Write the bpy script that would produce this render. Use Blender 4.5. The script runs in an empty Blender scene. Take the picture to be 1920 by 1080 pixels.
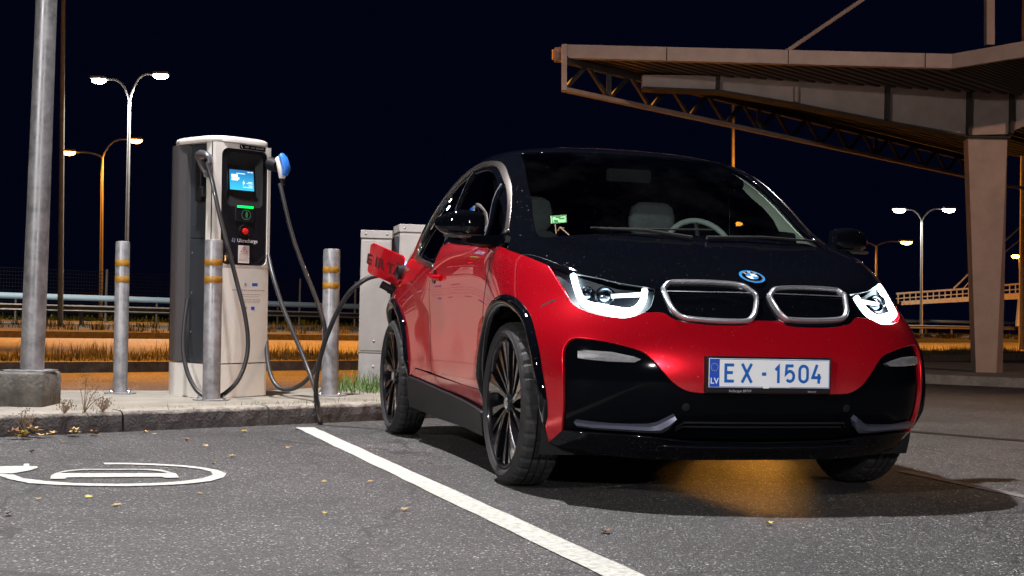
import bpy, bmesh, math, random
import numpy as np
from mathutils import Vector, Matrix
from mathutils.geometry import delaunay_2d_cdt
sc = bpy.context.scene
R = math.radians
# ------------------------------------------------------------------ camera
CAM_H, PITCH, ROLL, FOC = .70, .0249, .024, 2550.
cd = bpy.data.cameras.new('camera'); cam = bpy.data.objects.new('camera', cd)
sc.collection.objects.link(cam); sc.camera = cam
cd.sensor_width = 36; cd.lens = FOC/1920*36; cd.clip_end = 2000; cd.clip_start = .05
_r = Vector((1, 0, 0)); _u = Vector((0, -math.sin(PITCH), math.cos(PITCH))); _b = Vector((0, -math.cos(PITCH), -math.sin(PITCH)))
_x = math.cos(ROLL)*_r+math.sin(ROLL)*_u; _y = -math.sin(ROLL)*_r+math.cos(ROLL)*_u
cam.matrix_world = Matrix(((_x.x, _y.x, _b.x, 0), (_x.y, _y.y, _b.y, 0), (_x.z, _y.z, _b.z, CAM_H), (0, 0, 0, 1)))
# ------------------------------------------------------------------ night sky
w = bpy.data.worlds.new('World'); sc.world = w; w.use_nodes = True
bg = w.node_tree.nodes['Background']; bg.inputs[0].default_value = (.11, .17, .9, 1); bg.inputs[1].default_value = .0066
# ------------------------------------------------------------------ exposure
sc.view_settings.view_transform = 'Standard'; sc.view_settings.look = 'None'
sc.view_settings.exposure = 0; sc.view_settings.gamma = 1
sc.render.engine = 'CYCLES'
sc.cycles.max_bounces = 8; sc.cycles.transparent_max_bounces = 16
sc.cycles.sample_clamp_indirect = 8; sc.cycles.caustics_refractive = False
LED = (1, .93, .84); SOD = (1, .35, .035)
# ------------------------------------------------------------------ lamps: (head position, colour, watts)
LAMPS = []
# ------------------------------------------------------------------ helpers
COL = sc.collection
def tag(o, label=None, cat=None, group=None, kind=None):
    if label: o['label'] = label
    if cat: o['category'] = cat
    if group: o['group'] = group
    if kind: o['kind'] = kind
    return o
def empty(name, loc=(0, 0, 0), rz=0, label=None, cat=None, group=None):
    o = bpy.data.objects.new(name, None); COL.objects.link(o); o.location = loc; o.rotation_euler = (0, 0, rz)
    o.empty_display_size = .1
    return tag(o, label, cat, group)
def link(name, me, m=None, parent=None):
    o = bpy.data.objects.new(name, me); COL.objects.link(o)
    if m is not None and not me.materials:
        for mm in (m if isinstance(m, (list, tuple)) else [m]): me.materials.append(mm)
    if parent: o.parent = parent
    return o
def mesh(name, vs, fs, m=None, parent=None, smooth=False, mi=None, ang=None):
    me = bpy.data.meshes.new(name); me.from_pydata([tuple(v) for v in vs], [], [tuple(f) for f in fs]); me.validate()
    if smooth:
        me.polygons.foreach_set('use_smooth', [True]*len(me.polygons))
        if ang: me.set_sharp_from_angle(angle=R(ang))
    if mi: me.polygons.foreach_set('material_index', mi)
    me.update()
    return link(name, me, m, parent)
class MB:
    """collects shapes, then links them as one mesh"""
    def __init__(s): s.v = []; s.f = []; s.mi = []; s.M = Matrix.Identity(4); s.k = 0
    def add(s, vs, fs):
        n = len(s.v); s.v += [tuple(s.M @ Vector(v)) for v in vs]; s.f += [tuple(i+n for i in f) for f in fs]; s.mi += [s.k]*len(fs)
        return s
    def box(s, a, b, bev=0):
        x0, y0, z0 = a; x1, y1, z1 = b
        if bev <= 0:
            return s.add([(x, y, z) for z in (z0, z1) for y in (y0, y1) for x in (x0, x1)],
                         [(0, 2, 3, 1), (4, 5, 7, 6), (0, 1, 5, 4), (2, 6, 7, 3), (0, 4, 6, 2), (1, 3, 7, 5)])
        bm = bmesh.new(); bmesh.ops.create_cube(bm, size=1)
        for v in bm.verts: v.co = Vector(((x0+x1)/2+v.co.x*(x1-x0), (y0+y1)/2+v.co.y*(y1-y0), (z0+z1)/2+v.co.z*(z1-z0)))
        bmesh.ops.bevel(bm, geom=bm.edges[:], offset=bev, segments=2, affect='EDGES', profile=.5)
        bm.verts.index_update()
        s.add([v.co[:] for v in bm.verts], [[v.index for v in f.verts] for f in bm.faces]); bm.free(); return s
    def tube(s, pts, r, n=8, cap=True, closed=False, flat=1.0, up=None):
        pts = [Vector(p) for p in pts]; N = len(pts); rr = r if isinstance(r, (list, tuple)) else [r]*N
        vs = []; prev = None
        for i, p in enumerate(pts):
            a = pts[(i-1) % N] if (i > 0 or closed) else p; b = pts[(i+1) % N] if (i < N-1 or closed) else p
            t = (b-a).normalized()
            if prev is None:
                q = Vector(up) if up else (Vector((0, 0, 1)) if abs(t.z) < .9 else Vector((1, 0, 0)))
            else: q = prev
            x = (q-t*q.dot(t)).normalized(); prev = x; y = t.cross(x)
            if up: q2 = Vector(up); x = (q2-t*q2.dot(t)).normalized(); y = t.cross(x)
            for k in range(n):
                c = 2*math.pi*k/n; vs.append(p+x*math.cos(c)*rr[i]*flat+y*math.sin(c)*rr[i])
        fs = []
        M = N if closed else N-1
        for i in range(M):
            j = (i+1) % N
            for k in range(n):
                l = (k+1) % n; fs.append((i*n+k, i*n+l, j*n+l, j*n+k))
        if cap and not closed: fs += [tuple(range(n))[::-1], tuple((N-1)*n+k for k in range(n))]
        return s.add(vs, fs)
    def lathe(s, prof, n=32, axis='z', cap=False):
        """prof: (radius, height) pairs"""
        vs = []
        for r, h in prof:
            for k in range(n):
                c = 2*math.pi*k/n
                vs.append((r*math.cos(c), r*math.sin(c), h) if axis == 'z' else (r*math.cos(c), h, r*math.sin(c)))
        fs = []
        for i in range(len(prof)-1):
            for k in range(n):
                l = (k+1) % n; f = (i*n+k, i*n+l, (i+1)*n+l, (i+1)*n+k); fs.append(f if axis == 'z' else f[::-1])
        if cap: fs += [tuple(range(n))[::-1], tuple((len(prof)-1)*n+k for k in range(n))]
        return s.add(vs, fs)
    def prism(s, poly, z0, z1, plane='xy'):
        n = len(poly)
        T = (lambda a, b, c: (a, b, c)) if plane == 'xy' else ((lambda a, b, c: (a, c, b)) if plane == 'xz' else (lambda a, b, c: (c, a, b)))
        vs = [T(p[0], p[1], z0) for p in poly]+[T(p[0], p[1], z1) for p in poly]
        return s.add(vs, [tuple(range(n))[::-1], tuple(range(n, 2*n))]+[(i, (i+1) % n, n+(i+1) % n, n+i) for i in range(n)])
    def build(s, name, m=None, parent=None, smooth=False, ang=40):
        o = mesh(name, s.v, s.f, m, parent, False)
        me = o.data
        if len(me.polygons) == len(s.mi): me.polygons.foreach_set('material_index', s.mi)
        bm = bmesh.new(); bm.from_mesh(me); bmesh.ops.recalc_face_normals(bm, faces=bm.faces[:]); bm.to_mesh(me); bm.free()
        if smooth:
            me.polygons.foreach_set('use_smooth', [True]*len(me.polygons)); me.set_sharp_from_angle(angle=R(ang))
        return o
def spline(pts, n=6):
    P = [Vector(p) for p in pts]; out = []
    for i in range(len(P)-1):
        a = P[max(i-1, 0)]; b = P[i]; c = P[i+1]; d = P[min(i+2, len(P)-1)]
        for k in range(n):
            t = k/n; out.append(.5*((2*b)+(-a+c)*t+(2*a-5*b+4*c-d)*t*t+(-a+3*b-3*c+d)*t**3))
    out.append(P[-1]); return out
def text_mesh(txt, size, depth=.001, sx=1.0, bold=0):
    cu = bpy.data.curves.new('t', 'FONT'); cu.body = txt; cu.size = size; cu.extrude = depth; cu.align_x = 'CENTER'; cu.align_y = 'CENTER'; cu.offset = bold; cu.resolution_u = 3
    o = bpy.data.objects.new('t', cu); COL.objects.link(o)
    me = bpy.data.meshes.new_from_object(o.evaluated_get(bpy.context.evaluated_depsgraph_get()))
    bpy.data.objects.remove(o)
    vs = [(v.co.x*sx, v.co.y, v.co.z) for v in me.vertices]; fs = [list(p.vertices) for p in me.polygons]
    bpy.data.meshes.remove(me); return vs, fs
def stroke(path, wd):
    """flat ribbon along a 2D path, mitred: returns polygon quads (verts, faces)"""
    P = [np.array(p, float) for p in path]; closed = np.allclose(P[0], P[-1]) and len(P) > 2
    if closed: P = P[:-1]
    N = len(P); L = []; Q = []
    for i in range(N):
        a = P[i-1] if (i or closed) else None; b = P[(i+1) % N] if (i < N-1 or closed) else None
        d1 = (P[i]-a)/np.linalg.norm(P[i]-a) if a is not None else None
        d2 = (b-P[i])/np.linalg.norm(b-P[i]) if b is not None else None
        if d1 is None: d1 = d2
        if d2 is None: d2 = d1
        n1 = np.array([-d1[1], d1[0]]); n2 = np.array([-d2[1], d2[0]]); m = n1+n2; m /= max(np.linalg.norm(m), 1e-6); k = wd/2/max(m.dot(n1), .4)
        L.append(P[i]+m*k); Q.append(P[i]-m*k)
    vs = [(p[0], p[1], 0) for p in L+Q]
    fs = [(i, N+i, N+(i+1) % N, (i+1) % N) for i in range(N if closed else N-1)]
    return vs, fs
def inpoly(pts, poly):
    x = pts[:, 0]; y = pts[:, 1]; c = np.zeros(len(pts), bool); n = len(poly)
    for i in range(n):
        x1, y1 = poly[i]; x2, y2 = poly[i-1]
        if y1 == y2: continue
        k = ((y1 > y) != (y2 > y)) & (x < (x2-x1)*(y-y1)/(y2-y1)+x1); c ^= k
    return c
def arcp(cx, cy, rx, ry, a0, a1, n=8): return [(cx+rx*math.cos(R(a0+(a1-a0)*i/n)), cy+ry*math.sin(R(a0+(a1-a0)*i/n))) for i in range(n+1)]
# ------------------------------------------------------------------ materials
def nt(name):
    m = bpy.data.materials.new(name); m.use_nodes = True; t = m.node_tree; return m, t, t.nodes['Principled BSDF']
def mat(name, col, rough=.5, metal=0, coat=0, spec=.5, noise=0, nscale=30, bump=0, bscale=200, col2=None, coat_r=.03, rvar=0, detail=6):
    m, t, b = nt(name); N = t.nodes; L = t.links
    b.inputs['Base Color'].default_value = (*col, 1); b.inputs['Roughness'].default_value = rough; b.inputs['Metallic'].default_value = metal
    b.inputs['Coat Weight'].default_value = coat; b.inputs['Coat Roughness'].default_value = coat_r; b.inputs['Specular IOR Level'].default_value = spec
    if noise or bump or rvar:
        tc = N.new('ShaderNodeTexCoord')
        nz = N.new('ShaderNodeTexNoise'); nz.inputs['Scale'].default_value = nscale; nz.inputs['Detail'].default_value = detail; nz.inputs['Roughness'].default_value = .65
        L.new(tc.outputs['Object'], nz.inputs['Vector'])
        if noise:
            cr = N.new('ShaderNodeValToRGB'); c2 = col2 or tuple(c*(1-noise) for c in col)
            cr.color_ramp.elements[0].position = .35; cr.color_ramp.elements[1].position = .65
            cr.color_ramp.elements[0].color = (*c2, 1); cr.color_ramp.elements[1].color = (*col, 1)
            L.new(nz.outputs['Fac'], cr.inputs['Fac']); L.new(cr.outputs['Color'], b.inputs['Base Color'])
        if rvar:
            mr = N.new('ShaderNodeMapRange'); mr.inputs['To Min'].default_value = max(rough-rvar, .02); mr.inputs['To Max'].default_value = min(rough+rvar, 1)
            mr.inputs['From Min'].default_value = .3; mr.inputs['From Max'].default_value = .7
            L.new(nz.outputs['Fac'], mr.inputs['Value']); L.new(mr.outputs['Result'], b.inputs['Roughness'])
        if bump:
            n2 = N.new('ShaderNodeTexNoise'); n2.inputs['Scale'].default_value = bscale; n2.inputs['Detail'].default_value = 4
            L.new(tc.outputs['Object'], n2.inputs['Vector'])
            bp = N.new('ShaderNodeBump'); bp.inputs['Strength'].default_value = bump; bp.inputs['Distance'].default_value = .01
            L.new(n2.outputs['Fac'], bp.inputs['Height']); L.new(bp.outputs['Normal'], b.inputs['Normal'])
    return m
def emit(name, col, st):
    m, t, b = nt(name); b.inputs['Base Color'].default_value = (0, 0, 0, 1); b.inputs['Emission Color'].default_value = (*col, 1); b.inputs['Emission Strength'].default_value = st
    b.inputs['Roughness'].default_value = .4
    return m
def glass(name, tint, refl=.04, rough=.0, dirt=0):
    m, t, b = nt(name); N = t.nodes; L = t.links; N.remove(b); out = N['Material Output']
    tr = N.new('ShaderNodeBsdfTransparent'); tr.inputs[0].default_value = (*tint, 1)
    gl = N.new('ShaderNodeBsdfGlossy'); gl.inputs['Roughness'].default_value = rough; gl.inputs['Color'].default_value = (1, 1, 1, 1)
    fr = N.new('ShaderNodeFresnel'); fr.inputs['IOR'].default_value = 1.52
    ge = N.new('ShaderNodeNewGeometry'); mi_ = N.new('ShaderNodeMapRange'); mi_.inputs['To Min'].default_value = 1.52; mi_.inputs['To Max'].default_value = 1/1.52; L.new(ge.outputs['Backfacing'], mi_.inputs['Value']); L.new(mi_.outputs[0], fr.inputs['IOR'])
    mx = N.new('ShaderNodeMixShader'); L.new(fr.outputs[0], mx.inputs[0]); L.new(tr.outputs[0], mx.inputs[1]); L.new(gl.outputs[0], mx.inputs[2])
    last = mx
    if dirt:
        tc = N.new('ShaderNodeTexCoord'); nz = N.new('ShaderNodeTexNoise'); nz.inputs['Scale'].default_value = 160; nz.inputs['Detail'].default_value = 2
        n3 = N.new('ShaderNodeTexNoise'); n3.inputs['Scale'].default_value = 5; n3.inputs['Detail'].default_value = 4
        mr = N.new('ShaderNodeMapRange'); mr.inputs['From Min'].default_value = .72; mr.inputs['From Max'].default_value = .80; mr.inputs['To Max'].default_value = .3
        mr3 = N.new('ShaderNodeMapRange'); mr3.inputs['From Min'].default_value = .45; mr3.inputs['From Max'].default_value = .8; mr3.inputs['To Max'].default_value = dirt
        ad = N.new('ShaderNodeMath'); ad.operation = 'MULTIPLY_ADD'; ad.inputs[1].default_value = .35
        L.new(tc.outputs['Object'], nz.inputs['Vector']); L.new(tc.outputs['Object'], n3.inputs['Vector'])
        L.new(nz.outputs['Fac'], mr.inputs['Value']); L.new(n3.outputs['Fac'], mr3.inputs['Value']); L.new(mr.outputs[0], ad.inputs[0]); L.new(mr3.outputs[0], ad.inputs[2])
        df = N.new('ShaderNodeBsdfDiffuse'); df.inputs['Color'].default_value = (.5, .52, .55, 1)
        m2 = N.new('ShaderNodeMixShader'); L.new(ad.outputs[0], m2.inputs[0]); L.new(mx.outputs[0], m2.inputs[1]); L.new(df.outputs[0], m2.inputs[2]); last = m2
    L.new(last.outputs[0], out.inputs['Surface']); return m
def asphalt(name, base=.075, warm=(1, .97, .93), patch=.25, spk=1.0, cell=260):
    m, t, b = nt(name); N = t.nodes; L = t.links; tc = N.new('ShaderNodeTexCoord')
    def ramp(src, a, c, p=(.4, .6)):
        r = N.new('ShaderNodeMapRange'); r.inputs['From Min'].default_value = p[0]; r.inputs['From Max'].default_value = p[1]; r.inputs['To Min'].default_value = a; r.inputs['To Max'].default_value = c
        L.new(src, r.inputs['Value']); return r.outputs[0]
    vo = N.new('ShaderNodeTexVoronoi'); vo.inputs['Scale'].default_value = cell; L.new(tc.outputs['Object'], vo.inputs['Vector'])
    sep = N.new('ShaderNodeSeparateColor'); L.new(vo.outputs['Color'], sep.inputs[0])
    st = ramp(sep.outputs[0], .15, 1.5, (.0, 1.0)); st2 = ramp(sep.outputs[1], 1, 5.5*spk, (.90, .97))
    big = N.new('ShaderNodeTexNoise'); big.inputs['Scale'].default_value = .9; big.inputs['Detail'].default_value = 7; big.inputs['Roughness'].default_value = .7; L.new(tc.outputs['Object'], big.inputs['Vector'])
    bg_ = ramp(big.outputs['Fac'], 1-patch, 1+patch, (.3, .7))
    fine = N.new('ShaderNodeTexNoise'); fine.inputs['Scale'].default_value = 35; fine.inputs['Detail'].default_value = 5; L.new(tc.outputs['Object'], fine.inputs['Vector'])
    fn = ramp(fine.outputs['Fac'], .8, 1.2, (.3, .7))
    def mul(a, c):
        q = N.new('ShaderNodeMath'); q.operation = 'MULTIPLY'; L.new(a, q.inputs[0]); L.new(c, q.inputs[1]); return q.outputs[0]
    v = mul(mul(mul(st, st2), bg_), fn)
    mx = N.new('ShaderNodeVectorMath'); mx.operation = 'SCALE'; mx.inputs[0].default_value = tuple(base*c for c in warm); L.new(v, mx.inputs['Scale'])
    L.new(mx.outputs[0], b.inputs['Base Color'])
    b.inputs['Roughness'].default_value = .62
    # hairline cracks and oil stains
    wv = N.new('ShaderNodeTexNoise'); wv.inputs['Scale'].default_value = 3; wv.inputs['Detail'].default_value = 6; L.new(tc.outputs['Object'], wv.inputs['Vector'])
    av = N.new('ShaderNodeVectorMath'); av.operation = 'MULTIPLY_ADD'; av.inputs[1].default_value = (.5, .5, 0); L.new(wv.outputs['Color'], av.inputs[0]); L.new(tc.outputs['Object'], av.inputs[2])
    ve = N.new('ShaderNodeTexVoronoi'); ve.feature = 'DISTANCE_TO_EDGE'; ve.inputs['Scale'].default_value = .42; L.new(av.outputs[0], ve.inputs['Vector'])
    ck = ramp(ve.outputs['Distance'], .35, 1.0, (.0015, .005))
    sn = N.new('ShaderNodeTexNoise'); sn.inputs['Scale'].default_value = 1.7; sn.inputs['Detail'].default_value = 3; L.new(av.outputs[0], sn.inputs['Vector'])
    st_ = ramp(sn.outputs['Fac'], 1.0, .62, (.60, .72))
    v = mul(v, mul(ck, st_)); L.new(v, mx.inputs['Scale'])
    bp = N.new('ShaderNodeBump'); bp.inputs['Strength'].default_value = .9; bp.inputs['Distance'].default_value = .004
    inv = N.new('ShaderNodeMath'); inv.operation = 'SUBTRACT'; inv.inputs[0].default_value = 1; L.new(vo.outputs['Distance'], inv.inputs[1])
    ad = N.new('ShaderNodeMath'); ad.operation = 'ADD'; L.new(inv.outputs[0], ad.inputs[0]); L.new(sep.outputs[2], ad.inputs[1])
    L.new(ad.outputs[0], bp.inputs['Height']); L.new(bp.outputs['Normal'], b.inputs['Normal'])
    return m
M = {}
def car_paint(name, col, rough, coat, dust=.22, drops=.3):
    m, t, b = nt(name); N = t.nodes; L = t.links
    b.inputs['Base Color'].default_value = (*col, 1); b.inputs['Roughness'].default_value = rough; b.inputs['Coat Weight'].default_value = coat; b.inputs['Coat Roughness'].default_value = .015
    tc = N.new('ShaderNodeTexCoord'); nz = N.new('ShaderNodeTexNoise'); nz.inputs['Scale'].default_value = 110; nz.inputs['Detail'].default_value = 1.5
    L.new(tc.outputs['Object'], nz.inputs['Vector'])
    # dried rain drops and road dust: small matt spots, dusty lower body
    mr = N.new('ShaderNodeMapRange'); mr.inputs['From Min'].default_value = .71; mr.inputs['From Max'].default_value = .76; mr.inputs['To Max'].default_value = drops; L.new(nz.outputs['Fac'], mr.inputs['Value'])
    sx = N.new('ShaderNodeSeparateXYZ'); L.new(tc.outputs['Object'], sx.inputs[0])
    m3 = N.new('ShaderNodeMapRange'); m3.inputs['From Min'].default_value = .62; m3.inputs['From Max'].default_value = .28; m3.inputs['To Min'].default_value = 0; m3.inputs['To Max'].default_value = dust; b.inputs['Specular IOR Level'].default_value = .08; L.new(sx.outputs[2], m3.inputs['Value'])
    n5 = N.new('ShaderNodeTexNoise'); n5.inputs['Scale'].default_value = 7; n5.inputs['Detail'].default_value = 8; n5.inputs['Roughness'].default_value = .7; L.new(tc.outputs['Object'], n5.inputs['Vector'])
    m5 = N.new('ShaderNodeMapRange'); m5.inputs['From Min'].default_value = .35; m5.inputs['From Max'].default_value = .65; L.new(n5.outputs['Fac'], m5.inputs['Value'])
    mu = N.new('ShaderNodeMath'); mu.operation = 'MULTIPLY'; L.new(m3.outputs[0], mu.inputs[0]); L.new(m5.outputs[0], mu.inputs[1])
    mm = N.new('ShaderNodeMath'); mm.operation = 'MAXIMUM'; L.new(mr.outputs[0], mm.inputs[0]); L.new(mu.outputs[0], mm.inputs[1])
    mc = N.new('ShaderNodeMix'); mc.data_type = 'RGBA'; mc.inputs[6].default_value = (*col, 1); mc.inputs[7].default_value = (.30, .27, .25, 1); L.new(mm.outputs[0], mc.inputs[0]); L.new(mc.outputs[2], b.inputs['Base Color'])
    rr = N.new('ShaderNodeMapRange'); rr.inputs['From Max'].default_value = .3; rr.inputs['To Min'].default_value = .015; rr.inputs['To Max'].default_value = .35; L.new(mm.outputs[0], rr.inputs['Value']); L.new(rr.outputs[0], b.inputs['Coat Roughness'])
    return m
M['red'] = car_paint('red_paint', (.72, .006, .020), .25, 1)
M['red'].node_tree.nodes['Principled BSDF'].inputs['Metallic'].default_value = .58
M['black'] = car_paint('gloss_black', (.0025, .003, .005), .5, 1, .0, .16)
M['black'].node_tree.nodes['Principled BSDF'].inputs['Specular IOR Level'].default_value = 0
M['satin'] = mat('satin_black_plastic', (.010, .010, .012), .5, spec=.2, bump=.08, bscale=500)
M['inner'] = mat('matt_black_liner', (.006, .006, .007), .9)
M['chrome'] = mat('chrome', (.72, .73, .78), .30, .85, rvar=.06, nscale=9, coat=.5)
M['satinmetal'] = mat('satin_metal_strip', (.17, .155, .145), .24, .9)
M['darkmetal'] = mat('dark_metal_trim', (.11, .12, .17), .38, .5, coat=.6)
M['black2'] = mat('grille_black', (.002, .0025, .004), .5, coat=.16, spec=0, coat_r=.08)
M['rubber'] = mat('tyre_rubber', (.022, .022, .023), .72, bump=.15, bscale=160, noise=.3, nscale=14)
M['rim'] = mat('black_alloy', (.006, .006, .008), .3, .0, .6, spec=.1)
M['rimcut'] = mat('polished_alloy_face', (.05, .045, .05), .25, .5, .8)
M['glass'] = glass('windshield_glass', (.72, .80, .76), dirt=.004)
M['sideglass'] = glass('tinted_side_glass', (.04, .045, .045))
M['lens'] = glass('clear_lens', (.92, .95, .97))
M['led'] = emit('daytime_light', (.78, .95, 1), 20)
M['led2'] = emit('headlight_bar', (.85, .97, 1), 4)
M['reflector'] = mat('lamp_reflector', (.16, .18, .21), .2, 1)
M['housing'] = mat('lamp_housing', (.006, .008, .012), .45, .0)
M['fabric'] = mat('light_grey_seat', (.13, .14, .15), .85, noise=.2, nscale=40)
M['trimpale'] = mat('pale_interior_trim', (.78, .84, .74), .8)
M['dash'] = mat('dark_dashboard', (.03, .03, .032), .6)
M['white'] = mat('white_paint', (.80, .79, .75), .35, noise=.06, nscale=6)
M['platewhite'] = mat('plate_white', (.84, .87, .90), .4)
M['plateblue'] = mat('plate_letters_blue', (.004, .12, .50), .4)
M['eublue'] = mat('plate_band_blue', (.01, .08, .52), .4)
M['yellow'] = mat('yellow', (.8, .6, .03), .5)
NROWS = 14
CAGE_DATA = [600,0,150,585,298,150,540,538,150,430,730,150,240,836,150,120,860,150,-150,850,150,-550,820,150,-950,810,150,-1400,810,150,-1850,820,150,-2300,850,150,-2700,860,150,-2880,740,150,-3050,500,150,-3080,0,150,735,0,280,720,319,280,675,576,280,565,781,280,375,895,280,120,910,280,-150,890,280,-550,840,280,-950,830,280,-1400,830,280,-1850,840,280,-2300,880,280,-2700,920,280,-2970,780,280,-3140,500,280,-3170,0,280,785,0,420,770,319,420,725,576,420,615,781,420,425,895,420,120,910,420,-150,898,420,-550,865,420,-950,860,420,-1400,865,420,-1850,865,420,-2300,885,420,-2700,910,420,-3020,800,420,-3190,500,420,-3220,0,420,785,0,560,770,319,560,725,576,560,615,781,560,425,895,560,120,910,560,-150,898,560,-550,865,560,-950,860,560,-1400,865,560,-1850,865,560,-2300,885,560,-2700,910,560,-3020,800,560,-3190,500,560,-3220,0,560,740,0,690,725,317,690,675,578,690,560,793,690,370,885,690,120,905,690,-150,893,690,-550,860,690,-950,855,690,-1400,860,690,-1850,860,690,-2300,880,690,-2700,905,690,-3020,800,690,-3190,500,690,-3220,0,690,670,0,810,655,314,810,600,556,810,470,728,810,280,829,810,120,895,810,-150,895,810,-550,880,810,-950,875,810,-1400,880,810,-1850,880,810,-2300,885,810,-2700,895,810,-3010,800,810,-3180,500,810,-3210,0,810,610,0,900,595,300,900,540,540,900,410,705,905,230,790,950,50,850,980,-180,880,1000,-550,885,1000,-950,880,990,-1400,880,980,-1850,885,955,-2300,872,960,-2700,835,960,-3000,740,960,-3180,480,960,-3200,0,960,340,0,1000,330,280,1000,290,490,995,200,650,1030,70,755,1055,-80,820,1070,-300,845,1080,-600,855,1075,-950,855,1065,-1400,860,1060,-1850,855,1040,-2300,830,1070,-2680,785,1080,-2970,690,1080,-3150,450,1080,-3180,0,1080,-30,0,1085,-40,280,1085,-90,500,1075,-170,660,1095,-280,760,1110,-400,805,1130,-550,820,1135,-800,830,1130,-1100,830,1120,-1450,835,1120,-1850,835,1120,-2250,820,1120,-2600,750,1130,-2900,650,1140,-3080,420,1150,-3110,0,1150,-380,0,1340,-390,290,1340,-420,510,1335,-480,670,1330,-570,765,1320,-690,795,1315,-830,800,1320,-1050,800,1320,-1300,800,1320,-1600,790,1315,-1900,775,1310,-2200,755,1305,-2500,715,1300,-2780,610,1310,-2950,360,1320,-2980,0,1325,-770,0,1550,-780,270,1548,-800,480,1545,-840,625,1540,-920,700,1525,-1030,725,1520,-1150,730,1520,-1320,730,1520,-1500,725,1510,-1720,710,1500,-1950,690,1485,-2200,655,1460,-2430,600,1435,-2630,500,1420,-2760,300,1430,-2800,0,1440,-1000,0,1615,-1010,220,1614,-1030,380,1610,-1060,500,1600,-1120,570,1595,-1200,600,1595,-1290,605,1595,-1400,600,1592,-1550,590,1585,-1700,570,1578,-1870,545,1567,-2050,510,1550,-2220,460,1530,-2360,370,1520,-2450,220,1525,-2480,0,1530,-1200,0,1635,-1210,100,1635,-1220,160,1633,-1250,220,1631,-1300,260,1629,-1360,280,1627,-1420,280,1625,-1500,280,1623,-1580,270,1619,-1660,260,1617,-1750,240,1613,-1850,220,1605,-1950,190,1595,-2020,140,1590,-2060,70,1590,-2080,0,1590,-1400,0,1640,-1400,0,1640,-1400,0,1640,-1400,0,1640,-1420,0,1638,-1450,0,1637,-1480,0,1635,-1530,0,1635,-1580,0,1633,-1620,0,1632,-1670,0,1630,-1720,0,1628,-1770,0,1625,-1800,0,1623,-1820,0,1622,-1830,0,1622]
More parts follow.
